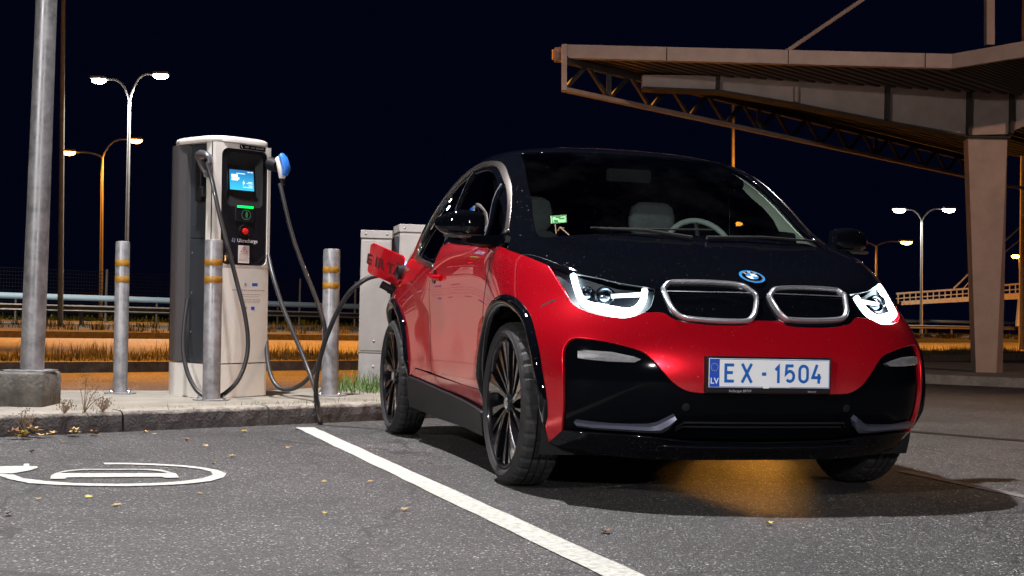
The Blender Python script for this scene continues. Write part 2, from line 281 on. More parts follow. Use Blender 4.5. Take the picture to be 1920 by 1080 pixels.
PANEL_DATA = {'strip': [[4.825,7.7],[4.588,7.917],[4.256,8.222],[3.975,8.5],[3.794,8.707],[3.662,8.887],[3.575,9.05],[3.54,9.197],[3.549,9.328],[3.575,9.45],[3.599,9.568],[3.64,9.677],[3.725,9.775],[3.845,9.861],[4.01,9.936],[4.275,10.0],[4.689,10.056],[5.203,10.1],[5.725,10.125],[6.238,10.125],[6.759,10.106],[7.25,10.075],[7.696,10.038],[8.112,9.99],[8.5,9.925],[8.862,9.84],[9.196,9.738],[9.5,9.625],[9.772,9.504],[10.014,9.371],[10.225,9.225],[10.406,9.06],[10.557,8.881],[10.675,8.7],[10.758,8.528],[10.808,8.353],[10.825,8.15],[10.802,7.892],[10.745,7.606],[10.675,7.35],[10.597,7.143],[10.506,6.966],[10.4,6.825],[10.28,6.738],[10.145,6.687],[10.0,6.625],[9.832,6.529],[9.654,6.421],[9.5,6.325],[9.381,6.244],[9.288,6.173],[9.225,6.125],[9.275,6.375],[9.331,6.43],[9.416,6.509],[9.525,6.6],[9.67,6.705],[9.841,6.82],[10.0,6.925],[10.137,7.001],[10.263,7.066],[10.375,7.15],[10.474,7.264],[10.559,7.397],[10.625,7.55],[10.67,7.732],[10.696,7.934],[10.7,8.125],[10.684,8.29],[10.646,8.444],[10.575,8.6],[10.465,8.769],[10.321,8.94],[10.15,9.1],[9.954,9.245],[9.73,9.38],[9.475,9.5],[9.185,9.606],[8.865,9.697],[8.525,9.775],[8.172,9.839],[7.8,9.889],[7.4,9.925],[6.96,9.946],[6.493,9.954],[6.025,9.95],[5.537,9.936],[5.049,9.911],[4.65,9.875],[4.384,9.829],[4.207,9.771],[4.075,9.7],[3.983,9.612],[3.936,9.51],[3.9,9.4],[3.852,9.287],[3.815,9.166],[3.825,9.025],[3.878,8.873],[3.978,8.702],[4.175,8.475],[4.564,8.123],[5.05,7.716],[5.4,7.425]],
'glass': [[4.425,8.9],[4.373,9.016],[4.305,9.179],[4.275,9.325],[4.306,9.432],[4.375,9.523],[4.475,9.6],[4.582,9.663],[4.72,9.712],[4.95,9.75],[5.322,9.778],[5.786,9.794],[6.25,9.8],[6.694,9.794],[7.139,9.776],[7.55,9.75],[7.91,9.719],[8.237,9.681],[8.55,9.625],[8.859,9.549],[9.155,9.456],[9.425,9.35],[9.668,9.227],[9.885,9.09],[10.075,8.95],[10.236,8.81],[10.369,8.668],[10.475,8.525],[10.551,8.381],[10.599,8.238],[10.625,8.1],[10.63,7.969],[10.612,7.844],[10.575,7.725],[10.518,7.609],[10.441,7.499],[10.35,7.4],[10.244,7.321],[10.123,7.254],[10.0,7.175],[9.872,7.064],[9.742,6.942],[9.625,6.85],[9.53,6.795],[9.448,6.771],[9.375,6.8],[9.313,6.903],[9.259,7.058],[9.2,7.225],[9.135,7.407],[9.065,7.601],[8.975,7.75],[8.88,7.844],[8.765,7.894],[8.575,7.875],[8.26,7.752],[7.87,7.559],[7.5,7.375],[7.176,7.214],[6.871,7.061],[6.6,6.95],[6.37,6.884],[6.174,6.86],[6.0,6.9],[5.877,7.017],[5.776,7.197],[5.6,7.425],[5.256,7.726],[4.836,8.074],[4.525,8.375],[4.416,8.601],[4.415,8.78]],
'frame': [[5.4,7.425],[5.05,7.716],[4.564,8.123],[4.175,8.475],[3.978,8.702],[3.878,8.873],[3.825,9.025],[3.815,9.166],[3.852,9.287],[3.9,9.4],[3.936,9.51],[3.983,9.612],[4.075,9.7],[4.207,9.771],[4.384,9.829],[4.65,9.875],[5.049,9.911],[5.537,9.936],[6.025,9.95],[6.493,9.954],[6.96,9.946],[7.4,9.925],[7.8,9.889],[8.172,9.839],[8.525,9.775],[8.865,9.697],[9.185,9.606],[9.475,9.5],[9.73,9.38],[9.954,9.245],[10.15,9.1],[10.321,8.94],[10.465,8.769],[10.575,8.6],[10.646,8.444],[10.684,8.29],[10.7,8.125],[10.696,7.934],[10.67,7.732],[10.625,7.55],[10.559,7.397],[10.474,7.264],[10.375,7.15],[10.263,7.066],[10.137,7.001],[10.0,6.925],[9.841,6.82],[9.67,6.705],[9.525,6.6],[9.416,6.509],[9.331,6.43],[9.275,6.375],[9.15,6.7],[9.0,7.6],[8.625,7.725],[7.6,7.125],[6.7,6.7],[5.925,6.575]],
'bonnet': [[0.0,5.205],[0.142,5.215],[0.221,5.22],[0.335,5.226],[0.46,5.234],[0.575,5.242],[0.676,5.25],[0.774,5.258],[0.868,5.268],[0.956,5.277],[1.039,5.285],[1.118,5.293],[1.191,5.304],[1.258,5.32],[1.314,5.345],[1.362,5.375],[1.41,5.408],[1.47,5.439],[1.545,5.468],[1.629,5.496],[1.719,5.525],[1.809,5.554],[1.901,5.584],[1.998,5.614],[2.093,5.646],[2.183,5.678],[2.262,5.713],[2.334,5.75],[2.409,5.787],[2.498,5.82],[2.61,5.851],[2.738,5.88],[2.865,5.905],[2.975,5.923],[3.06,5.93],[3.13,5.927],[3.196,5.924],[3.27,5.929],[3.36,5.946],[3.457,5.97],[3.552,5.995],[3.634,6.012],[3.704,6.019],[3.766,6.02],[3.816,6.019],[3.852,6.018],[3.979,6.047],[4.162,6.089],[4.364,6.135],[4.547,6.175],[3.99,7.644],[3.538,7.805],[3.55,7.765],[3.568,7.708],[3.584,7.647],[3.589,7.597],[3.596,7.553],[3.606,7.51],[3.587,7.483],[3.511,7.485],[3.353,7.531],[3.135,7.61],[2.895,7.697],[2.673,7.769],[2.476,7.821],[2.283,7.864],[2.096,7.901],[1.912,7.929],[1.733,7.948],[1.557,7.958],[1.386,7.962],[1.219,7.965],[1.042,7.966],[0.86,7.963],[0.7,7.959],[0.588,7.956],[0.0,7.96]],
'windshield': [[0.0,7.96],[0.588,7.956],[0.7,7.959],[0.86,7.963],[1.042,7.966],[1.219,7.965],[1.386,7.962],[1.557,7.958],[1.733,7.948],[1.912,7.929],[2.096,7.901],[2.283,7.864],[2.476,7.821],[2.673,7.769],[2.895,7.697],[3.135,7.61],[3.353,7.531],[3.511,7.485],[3.587,7.483],[3.606,7.51],[3.596,7.553],[3.589,7.597],[3.584,7.647],[3.568,7.708],[3.55,7.765],[3.538,7.805],[3.447,7.977],[3.314,8.225],[3.178,8.487],[3.075,8.699],[3.02,8.833],[2.99,8.926],[2.973,9.013],[2.951,9.126],[2.917,9.28],[2.88,9.456],[2.853,9.635],[2.849,9.801],[2.881,9.961],[2.94,10.119],[3.002,10.257],[3.044,10.353],[2.0,10.373],[1.0,10.383],[0.0,10.383]],
'a_pillar': [[3.538,7.805],[3.99,7.644],[4.547,6.175],[4.716,6.209],[4.887,6.241],[5.036,6.269],[5.14,6.288],[5.525,6.4],[4.825,7.7],[4.588,7.917],[4.256,8.222],[3.975,8.5],[3.794,8.707],[3.662,8.887],[3.575,9.05],[3.54,9.197],[3.549,9.328],[3.575,9.45],[3.599,9.568],[3.64,9.677],[3.725,9.775],[3.044,10.353],[3.002,10.257],[2.94,10.119],[2.881,9.961],[2.849,9.801],[2.853,9.635],[2.88,9.456],[2.917,9.28],[2.951,9.126],[2.973,9.013],[2.99,8.926],[3.02,8.833],[3.075,8.699],[3.178,8.487],[3.314,8.225],[3.447,7.977]],
'roof': [[0.0,10.383],[1.0,10.383],[2.0,10.373],[3.044,10.353],[3.725,9.775],[3.845,9.861],[4.01,9.936],[4.275,10.0],[4.689,10.056],[5.203,10.1],[5.725,10.125],[6.238,10.125],[6.759,10.106],[7.25,10.075],[7.696,10.038],[8.112,9.99],[8.5,9.925],[8.862,9.84],[9.196,9.738],[9.5,9.625],[9.772,9.504],[10.014,9.371],[10.225,9.225],[10.406,9.06],[10.557,8.881],[10.675,8.7],[10.758,8.528],[10.808,8.353],[10.825,8.15],[11.8,8.0],[12.6,8.0],[12.9,9.2],[13.5,9.55],[14.2,9.6],[15.0,9.6],[15.0,12.98],[7.0,12.98],[0.0,12.98]],
'fender': [[5.14,6.288],[5.036,6.269],[4.887,6.241],[4.716,6.209],[4.547,6.175],[4.364,6.135],[4.162,6.089],[3.979,6.047],[3.852,6.018],[3.813,5.964],[3.758,5.886],[3.696,5.797],[3.634,5.705],[3.574,5.612],[3.512,5.512],[3.45,5.409],[3.389,5.307],[3.328,5.201],[3.266,5.091],[3.208,4.988],[3.157,4.902],[3.547,4.828],[3.805,4.657],[4.132,4.273],[4.259,4.449],[4.4,4.6],[4.557,4.725],[4.729,4.825],[4.9,4.9],[5.069,4.95],[5.239,4.975],[5.4,4.975],[5.55,4.949],[5.692,4.898],[5.825,4.825],[5.951,4.732],[6.069,4.618],[6.175,4.475],[6.269,4.299],[6.351,4.095],[6.425,3.875],[6.492,3.638],[6.55,3.384],[6.6,3.125],[6.642,2.863],[6.675,2.595],[6.7,2.325],[6.727,2.488],[6.729,2.781],[6.725,3.075],[6.714,3.36],[6.697,3.645],[6.675,3.925],[6.647,4.202],[6.614,4.473],[6.575,4.725],[6.53,4.948],[6.479,5.152],[6.425,5.35],[6.373,5.545],[6.319,5.735],[6.25,5.925],[6.148,6.138],[6.032,6.351],[5.95,6.5]],
'bumper': [[3.157,4.902],[3.118,4.84],[3.087,4.794],[3.058,4.757],[3.026,4.719],[2.99,4.68],[2.952,4.645],[2.911,4.611],[2.865,4.577],[2.813,4.542],[2.755,4.508],[2.693,4.474],[2.628,4.442],[2.558,4.41],[2.482,4.379],[2.406,4.352],[2.331,4.331],[2.256,4.317],[2.18,4.309],[2.109,4.307],[2.048,4.309],[2.001,4.317],[1.965,4.33],[1.933,4.348],[1.9,4.368],[1.863,4.395],[1.825,4.428],[1.792,4.459],[1.769,4.481],[1.748,4.486],[1.718,4.493],[1.682,4.501],[1.643,4.505],[1.597,4.51],[1.545,4.515],[1.492,4.513],[1.446,4.498],[1.41,4.462],[1.379,4.411],[1.349,4.357],[1.312,4.312],[1.269,4.278],[1.222,4.25],[1.169,4.226],[1.109,4.203],[1.041,4.181],[0.966,4.162],[0.885,4.146],[0.798,4.135],[0.696,4.13],[0.583,4.13],[0.475,4.134],[0.39,4.141],[0.334,4.151],[0.298,4.163],[0.274,4.18],[0.254,4.2],[0.238,4.229],[0.229,4.265],[0.225,4.299],[0.222,4.323],[0.0,4.32],[0.0,2.165],[0.983,2.168],[1.009,2.172],[1.046,2.177],[1.088,2.185],[1.126,2.199],[1.16,2.218],[1.193,2.24],[1.226,2.268],[1.259,2.302],[1.292,2.341],[1.326,2.386],[1.36,2.437],[1.395,2.496],[1.432,2.566],[1.469,2.646],[1.508,2.729],[1.546,2.811],[1.584,2.893],[1.623,2.978],[1.661,3.059],[1.699,3.13],[1.733,3.189],[1.765,3.24],[1.8,3.286],[1.846,3.33],[1.906,3.373],[1.976,3.412],[2.05,3.449],[2.122,3.483],[2.191,3.514],[2.261,3.542],[2.33,3.567],[2.401,3.589],[2.474,3.609],[2.548,3.627],[2.621,3.641],[2.692,3.652],[2.762,3.66],[2.832,3.666],[2.897,3.667],[2.952,3.66],[2.995,3.644],[3.029,3.621],[3.058,3.592],[3.087,3.557],[3.117,3.517],[3.145,3.473],[3.17,3.42],[3.193,3.359],[3.213,3.294],[3.23,3.224],[3.243,3.137],[3.252,3.022],[3.255,2.868],[3.254,2.683],[3.249,2.486],[3.243,2.295],[3.234,2.112],[3.221,1.928],[3.208,1.747],[3.198,1.571],[3.192,1.387],[3.188,1.199],[3.185,1.033],[3.183,0.917],[3.468,0.518],[3.558,1.079],[3.536,1.194],[3.525,1.325],[3.531,1.46],[3.547,1.612],[3.575,1.8],[3.619,2.044],[3.675,2.325],[3.725,2.6],[3.758,2.855],[3.786,3.104],[3.825,3.35],[3.878,3.601],[3.942,3.849],[4.025,4.075],[4.132,4.273],[3.805,4.657],[3.547,4.828]],
'band': [[0.0,5.205],[0.142,5.215],[0.221,5.22],[0.335,5.226],[0.46,5.234],[0.575,5.242],[0.676,5.25],[0.774,5.258],[0.868,5.268],[0.956,5.277],[1.039,5.285],[1.118,5.293],[1.191,5.304],[1.258,5.32],[1.314,5.345],[1.362,5.375],[1.41,5.408],[1.47,5.439],[1.545,5.468],[1.536,5.324],[1.558,5.129],[1.586,4.925],[1.616,4.764],[1.654,4.658],[1.699,4.579],[1.74,4.522],[1.769,4.481],[1.748,4.486],[1.718,4.493],[1.682,4.501],[1.643,4.505],[1.597,4.51],[1.545,4.515],[1.492,4.513],[1.446,4.498],[1.41,4.462],[1.379,4.411],[1.349,4.357],[1.312,4.312],[1.269,4.278],[1.222,4.25],[1.169,4.226],[1.109,4.203],[1.041,4.181],[0.966,4.162],[0.885,4.146],[0.798,4.135],[0.696,4.13],[0.583,4.13],[0.475,4.134],[0.39,4.141],[0.334,4.151],[0.298,4.163],[0.274,4.18],[0.254,4.2],[0.238,4.229],[0.229,4.265],[0.225,4.299],[0.222,4.323],[0.0,4.32]],
'lens': [[3.852,6.018],[3.816,6.019],[3.766,6.02],[3.704,6.019],[3.634,6.012],[3.552,5.995],[3.457,5.97],[3.36,5.946],[3.27,5.929],[3.196,5.924],[3.13,5.927],[3.06,5.93],[2.975,5.923],[2.865,5.905],[2.738,5.88],[2.61,5.851],[2.498,5.82],[2.409,5.787],[2.334,5.75],[2.262,5.713],[2.183,5.678],[2.093,5.646],[1.998,5.614],[1.901,5.584],[1.809,5.554],[1.719,5.525],[1.629,5.496],[1.545,5.468],[1.536,5.324],[1.558,5.129],[1.586,4.925],[1.616,4.764],[1.654,4.658],[1.699,4.579],[1.74,4.522],[1.769,4.481],[1.792,4.459],[1.825,4.428],[1.863,4.395],[1.9,4.368],[1.933,4.348],[1.965,4.33],[2.001,4.317],[2.048,4.309],[2.109,4.307],[2.18,4.309],[2.256,4.317],[2.331,4.331],[2.406,4.352],[2.482,4.379],[2.558,4.41],[2.628,4.442],[2.693,4.474],[2.755,4.508],[2.813,4.542],[2.865,4.577],[2.911,4.611],[2.952,4.645],[2.99,4.68],[3.026,4.719],[3.058,4.757],[3.087,4.794],[3.118,4.84],[3.157,4.902],[3.208,4.988],[3.266,5.091],[3.328,5.201],[3.389,5.307],[3.45,5.409],[3.512,5.512],[3.574,5.612],[3.634,5.705],[3.696,5.797],[3.758,5.886],[3.813,5.964]],
'insert': [[3.183,0.917],[3.185,1.033],[3.188,1.199],[3.192,1.387],[3.198,1.571],[3.208,1.747],[3.221,1.928],[3.234,2.112],[3.243,2.295],[3.249,2.486],[3.254,2.683],[3.255,2.868],[3.252,3.022],[3.243,3.137],[3.23,3.224],[3.213,3.294],[3.193,3.359],[3.17,3.42],[3.145,3.473],[3.117,3.517],[3.087,3.557],[3.058,3.592],[3.029,3.621],[2.995,3.644],[2.952,3.66],[2.897,3.667],[2.832,3.666],[2.762,3.66],[2.692,3.652],[2.621,3.641],[2.548,3.627],[2.474,3.609],[2.401,3.589],[2.33,3.567],[2.261,3.542],[2.191,3.514],[2.122,3.483],[2.05,3.449],[1.976,3.412],[1.906,3.373],[1.846,3.33],[1.8,3.286],[1.765,3.24],[1.733,3.189],[1.699,3.13],[1.661,3.059],[1.623,2.978],[1.584,2.893],[1.546,2.811],[1.508,2.729],[1.469,2.646],[1.432,2.566],[1.395,2.496],[1.36,2.437],[1.326,2.386],[1.292,2.341],[1.259,2.302],[1.226,2.268],[1.193,2.24],[1.16,2.218],[1.126,2.199],[1.088,2.185],[1.046,2.177],[1.009,2.172],[0.983,2.168],[0.0,2.165],[0.0,0.72],[1.0,0.76],[1.6,0.84],[2.4,0.9]],
'lower': [[2.4,0.9],[1.6,0.84],[1.0,0.76],[0.0,0.72],[0.0,0.05],[1.5,0.05],[2.5,0.16],[3.1,0.4],[3.468,0.518],[3.183,0.917]],
'door': [[5.95,6.5],[6.032,6.351],[6.148,6.138],[6.25,5.925],[6.319,5.735],[6.373,5.545],[6.425,5.35],[6.479,5.152],[6.53,4.948],[6.575,4.725],[6.614,4.473],[6.647,4.202],[6.675,3.925],[6.697,3.645],[6.714,3.36],[6.725,3.075],[6.729,2.781],[6.727,2.488],[6.725,2.225],[6.725,1.992],[6.725,1.789],[6.725,1.75],[7.75,1.775],[8.775,1.9],[9.3,1.975],[9.306,2.129],[9.314,2.321],[9.325,2.575],[9.342,2.907],[9.361,3.301],[9.375,3.7],[9.381,4.106],[9.381,4.517],[9.375,4.875],[9.364,5.149],[9.347,5.37],[9.325,5.575],[9.292,5.79],[9.253,5.988],[9.225,6.125],[9.15,6.7],[9.0,7.5],[8.65,7.625],[7.625,7.025],[6.75,6.55]],
'rear_door': [[9.225,6.125],[9.253,5.988],[9.292,5.79],[9.325,5.575],[9.347,5.37],[9.364,5.149],[9.375,4.875],[9.381,4.517],[9.381,4.106],[9.375,3.7],[9.361,3.301],[9.342,2.907],[9.325,2.575],[9.314,2.321],[9.306,2.129],[9.3,2.0],[9.775,2.025],[10.175,2.075],[10.5,1.675],[10.51,1.858],[10.526,2.122],[10.55,2.4],[10.584,2.678],[10.627,2.969],[10.675,3.25],[10.727,3.514],[10.784,3.767],[10.58,4.123],[10.6,4.575],[10.572,5.0],[10.525,5.4],[10.473,5.703],[10.425,6.0],[10.394,6.425],[10.375,6.775],[10.28,6.738],[10.145,6.687],[10.0,6.625],[9.832,6.529],[9.654,6.421],[9.5,6.325],[9.381,6.244],[9.288,6.173]],
'quarter': [[10.375,6.775],[10.394,6.425],[10.425,6.0],[10.473,5.703],[10.525,5.4],[10.572,5.0],[10.6,4.575],[10.58,4.123],[10.55,3.775],[10.85,4.0],[10.927,4.212],[11.012,4.405],[11.1,4.575],[11.188,4.724],[11.279,4.851],[11.375,4.95],[11.48,5.019],[11.59,5.061],[11.7,5.075],[11.808,5.061],[11.917,5.019],[12.025,4.95],[12.133,4.852],[12.242,4.726],[12.35,4.575],[12.46,4.397],[12.57,4.194],[12.675,3.975],[12.773,3.74],[12.866,3.488],[12.95,3.225],[13.022,2.95],[13.086,2.664],[13.15,2.375],[13.224,2.053],[13.298,1.728],[13.35,1.5],[13.5,1.0],[13.7,2.5],[13.7,5.0],[13.4,6.6],[12.9,8.0],[11.8,7.95],[10.758,8.528],[10.808,8.353],[10.825,8.15],[10.802,7.892],[10.745,7.606],[10.675,7.35],[10.597,7.143],[10.506,6.966]],
'band2': [[6.725,1.675],[7.75,1.725],[8.775,1.825],[10.1,2.0],[10.475,1.925],[10.475,1.75],[9.225,1.45],[7.85,1.25],[6.775,1.025]],
'sill': [[6.75,0.95],[7.85,1.175],[9.225,1.4],[10.525,1.65],[10.575,0.375],[9.225,0.2],[7.85,0.2],[6.875,0.125]],
'hatch': [[12.95,8.0],[13.45,6.6],[13.75,5.05],[15.0,5.05],[15.0,9.55],[14.2,9.55],[13.5,9.5],[12.95,9.15]],
'rear_bumper': [[13.75,5.0],[13.75,2.5],[13.55,1.0],[13.6,0.05],[15.0,0.05],[15.0,5.0]],
'kid_out': [[1.424,5.42],[1.407,5.473],[1.382,5.546],[1.357,5.608],[1.34,5.646],[1.322,5.673],[1.282,5.694],[1.207,5.711],[1.11,5.722],[1.006,5.73],[0.898,5.736],[0.784,5.738],[0.672,5.735],[0.558,5.726],[0.446,5.713],[0.353,5.695],[0.288,5.676],[0.241,5.652],[0.203,5.616],[0.171,5.561],[0.146,5.493],[0.124,5.425],[0.1,5.367],[0.077,5.309],[0.065,5.23],[0.068,5.114],[0.081,4.977],[0.096,4.847],[0.111,4.73],[0.128,4.619],[0.146,4.524],[0.165,4.449],[0.184,4.39],[0.206,4.342],[0.223,4.304],[0.242,4.277],[0.286,4.257],[0.369,4.244],[0.477,4.239],[0.586,4.239],[0.69,4.243],[0.794,4.253],[0.893,4.266],[0.988,4.28],[1.077,4.299],[1.151,4.327],[1.203,4.366],[1.239,4.415],[1.27,4.479],[1.299,4.562],[1.323,4.659],[1.343,4.761],[1.359,4.864],[1.372,4.972],[1.385,5.081],[1.4,5.205],[1.414,5.331]],
'u_bar': [[3.132,5.88],[3.117,5.794],[3.097,5.671],[3.072,5.534],[3.044,5.408],[3.013,5.291],[2.978,5.174],[2.94,5.066],[2.902,4.974],[2.866,4.904],[2.829,4.851],[2.79,4.807],[2.742,4.768],[2.685,4.733],[2.62,4.706],[2.551,4.682],[2.481,4.657],[2.407,4.628],[2.329,4.597],[2.253,4.57],[2.188,4.55],[2.136,4.538],[2.094,4.531],[2.057,4.531],[2.018,4.54],[1.977,4.555],[1.937,4.577],[1.899,4.61],[1.863,4.658],[1.829,4.725],[1.797,4.807],[1.769,4.898],[1.746,4.992],[1.73,5.099],[1.719,5.217],[1.712,5.326],[1.707,5.401]],
'u_in': [[2.309,5.148],[1.766,5.242]],
'proj': [[2.483,5.309],[2.882,5.384]],
'strip_lo': [[2.928,1.251],[2.62,1.213],[1.667,1.194],[1.557,1.24],[1.418,1.391],[1.31,1.512],[1.291,1.374],[1.371,1.135],[1.456,1.019],[1.652,1.02],[2.498,1.07],[2.869,1.119]],
'fog': [[2.913,3.257],[2.732,3.288],[2.297,3.256],[1.97,3.139],[1.857,3.069],[1.959,2.974],[2.353,2.978],[2.795,3.024],[2.924,3.055]],
'badge': [[0.007,6.016]],
'flap': [[11.926,6.514],[11.457,5.644]],
'handle': [[9.286,5.906],[8.722,5.843]],
'lip': [[1.517,0.801],[0.961,0.731],[0.208,0.687]],
'intake': [[1.216,1.075],[1.145,1.3],[0.807,1.292],[0.291,1.268]],
'intake2': [[1.109,0.947],[1.035,1.112],[0.709,1.118],[0.272,1.107]],
'stk': [[2.638,8.442],[2.2,8.485],[2.291,8.304],[2.742,8.248]],
'stk2': [[2.639,8.228],[2.802,7.935],[2.553,8.162],[2.457,8.141],[2.552,8.054],[2.459,7.928]],
'farch': [[3.575,1.0],[3.558,1.079],[3.536,1.194],[3.525,1.325],[3.531,1.46],[3.547,1.612],[3.575,1.8],[3.619,2.044],[3.675,2.325],[3.725,2.6],[3.758,2.855],[3.786,3.104],[3.825,3.35],[3.878,3.601],[3.942,3.849],[4.025,4.075],[4.132,4.273],[4.259,4.449],[4.4,4.6],[4.557,4.725],[4.729,4.825],[4.9,4.9],[5.069,4.95],[5.239,4.975],[5.4,4.975],[5.55,4.949],[5.692,4.898],[5.825,4.825],[5.951,4.732],[6.069,4.618],[6.175,4.475],[6.269,4.299],[6.351,4.095],[6.425,3.875],[6.492,3.638],[6.55,3.384],[6.6,3.125],[6.642,2.863],[6.675,2.595],[6.7,2.325],[6.715,2.021],[6.721,1.715],[6.725,1.5]],
'rarch': [[13.35,1.5],[13.298,1.728],[13.224,2.053],[13.15,2.375],[13.086,2.664],[13.022,2.95],[12.95,3.225],[12.866,3.488],[12.773,3.74],[12.675,3.975],[12.57,4.194],[12.46,4.397],[12.35,4.575],[12.242,4.726],[12.133,4.852],[12.025,4.95],[11.917,5.019],[11.808,5.061],[11.7,5.075],[11.59,5.061],[11.48,5.019],[11.375,4.95],[11.279,4.851],[11.188,4.724],[11.1,4.575],[11.012,4.405],[10.927,4.212],[10.85,4.0],[10.784,3.767],[10.727,3.514],[10.675,3.25],[10.627,2.969],[10.584,2.678],[10.55,2.4],[10.526,2.122],[10.51,1.858],[10.5,1.675]],
'dfl': [[5.95,6.5],[6.032,6.351],[6.148,6.138],[6.25,5.925],[6.319,5.735],[6.373,5.545],[6.425,5.35],[6.479,5.152],[6.53,4.948],[6.575,4.725],[6.614,4.473],[6.647,4.202],[6.675,3.925],[6.697,3.645],[6.714,3.36],[6.725,3.075],[6.729,2.781],[6.727,2.488],[6.725,2.225],[6.725,1.992],[6.725,1.789],[6.725,1.65]],
'drl': [[9.225,6.125],[9.253,5.988],[9.292,5.79],[9.325,5.575],[9.347,5.37],[9.364,5.149],[9.375,4.875],[9.381,4.517],[9.381,4.106],[9.375,3.7],[9.361,3.301],[9.342,2.907],[9.325,2.575],[9.314,2.321],[9.306,2.129],[9.3,2.0]],
'sll': [[4.132,4.273],[3.805,4.657],[3.547,4.828],[3.157,4.902]]}
SYMBOL_DATA = [[(-1.87, 6.304), (-1.768, 6.327), (-1.63, 6.316), (-1.487, 6.28), (-1.38, 6.204), (-1.299, 6.117), (-1.235, 5.999), (-1.217, 5.854), (-1.243, 5.707), (-1.321, 5.59), (-1.423, 5.523), (-1.535, 5.475), (-1.679, 5.46), (-1.796, 5.462), (-1.927, 5.501), (-2.046, 5.611), (-2.124, 5.714), (-2.195, 5.771), (-2.224, 5.846), (-2.149, 5.781), (-2.089, 5.772), (-2.005, 5.654), (-1.901, 5.586), (-1.757, 5.535), (-1.586, 5.543), (-1.443, 5.598), (-1.352, 5.685), (-1.297, 5.801), (-1.28, 5.929), (-1.317, 6.058), (-1.396, 6.16), (-1.49, 6.221), (-1.613, 6.252), (-1.75, 6.263), (-1.842, 6.242)], [(-1.895, 5.656), (-1.927, 5.763), (-1.94, 5.855), (-1.452, 5.96), (-1.439, 5.933), (-1.396, 5.802), (-1.45, 5.784), (-1.472, 5.822), (-1.846, 5.722), (-1.836, 5.668)], [(-1.943, 5.866), (-1.929, 5.964), (-1.876, 6.038), (-1.616, 6.095), (-1.542, 6.08), (-1.459, 5.97), (-1.483, 5.965), (-1.543, 6.032), (-1.612, 6.065), (-1.863, 6.01), (-1.912, 5.937), (-1.927, 5.869)], [(-2.32, 6.051), (-2.163, 6.095), (-2.194, 6.187), (-2.172, 6.192), (-2.139, 6.1), (-2.101, 6.092), (-2.082, 6.048), (-2.079, 5.931), (-2.106, 5.82), (-2.155, 5.794), (-2.245, 5.857)]]
CABLE_DATA = [[(-2.145, 9.45, 1.754), (-2.102, 9.44, 1.627), (-2.043, 9.42, 1.404), (-1.967, 9.41, 1.146), (-1.893, 9.41, 0.889), (-1.845, 9.42, 0.706), (-1.82, 9.43, 0.521), (-1.832, 9.42, 0.374), (-1.88, 9.4, 0.244), (-1.976, 9.4, 0.15), (-2.064, 9.42, 0.121), (-2.165, 9.45, 0.169), (-2.247, 9.5, 0.287), (-2.293, 9.55, 0.434), (-2.307, 9.6, 0.601), (-2.301, 9.66, 0.81)], [(-1.657, 9.59, 1.638), (-1.621, 9.58, 1.502), (-1.571, 9.58, 1.315), (-1.505, 9.58, 1.128), (-1.425, 9.58, 0.942), (-1.356, 9.58, 0.774), (-1.311, 9.58, 0.625), (-1.318, 9.6, 0.493), (-1.37, 9.6, 0.342), (-1.453, 9.62, 0.238), (-1.549, 9.64, 0.185), (-1.643, 9.68, 0.196), (-1.708, 9.74, 0.272), (-1.753, 9.82, 0.402), (-1.78, 9.9, 0.554)], [(-1.772, 9.85, 1.143), (-1.714, 9.72, 0.996), (-1.626, 9.62, 0.787), (-1.547, 9.55, 0.631), (-1.464, 9.48, 0.474), (-1.382, 9.38, 0.32), (-1.322, 9.24, 0.218), (-1.277, 9.07, 0.142), (-1.241, 8.93, 0.06), (-1.226, 8.88, 0.016), (-1.232, 8.87, 0.037), (-1.256, 8.9, 0.118), (-1.262, 8.88, 0.202), (-1.254, 8.85, 0.308), (-1.227, 8.8, 0.448), (-1.182, 8.75, 0.581), (-1.112, 8.68, 0.733), (-1.03, 8.62, 0.86), (-0.945, 8.6, 0.935), (-0.869, 8.6, 0.968), (-0.722, 8.57, 0.99)]]
# ------------------------------------------------------------------ ground and roads.  o = distance across the road bands (45 degrees), t = along
S2 = math.sqrt(.5)
def ot(o, t, z=0): return Vector(((t-o)*S2, (t+o)*S2, z))
def zt(p): return .008*max(0.0, p.x)*min(1, max(0, ((p.y-p.x)*S2-9)/5))
def band(mb, o0, o1, z, t0=-160, t1=220, n=48, th=0, curb=0):
    ts = np.linspace(t0, t1, n); vs = []; 
    for t in ts:
        for o in (o0, o1): p = ot(o, t); p.z = z+zt(p); vs.append(p)
        if th: p = ot(o0, t); p.z = z-th+zt(p); vs.append(p)
    k = 3 if th else 2
    fs = [(i*k, (i+1)*k, (i+1)*k+1, i*k+1) for i in range(n-1)]
    if th: fs += [(i*k+2, (i+1)*k+2, (i+1)*k, i*k) for i in range(n-1)]
    mb.add(vs, fs)
A_near = asphalt('parking_asphalt', .056, (1, .965, .955), .38, 1.15, 165)
A_road = asphalt('road_asphalt', .12, (1, .95, .88), .2, .7, 60)
concrete = mat('kerb_concrete', (.30, .285, .26), .9, noise=.45, nscale=5, bump=.5, bscale=60)
kerbface = mat('shaded_kerb_stone', (.105, .098, .095), .92, noise=.55, nscale=9, bump=.7, bscale=70)  # dark tone carries the shade of far kerb faces lit from behind
paving = mat('worn_pavement', (.27, .25, .21), .9, noise=.35, nscale=3, bump=.4, bscale=90)
soil = mat('verge_soil', (.05, .045, .03), 1, noise=.4, nscale=3, bump=.6, bscale=40)
paint = mat('road_paint', (.60, .61, .55), .7, noise=.45, nscale=38, bump=.3, bscale=150, detail=9)
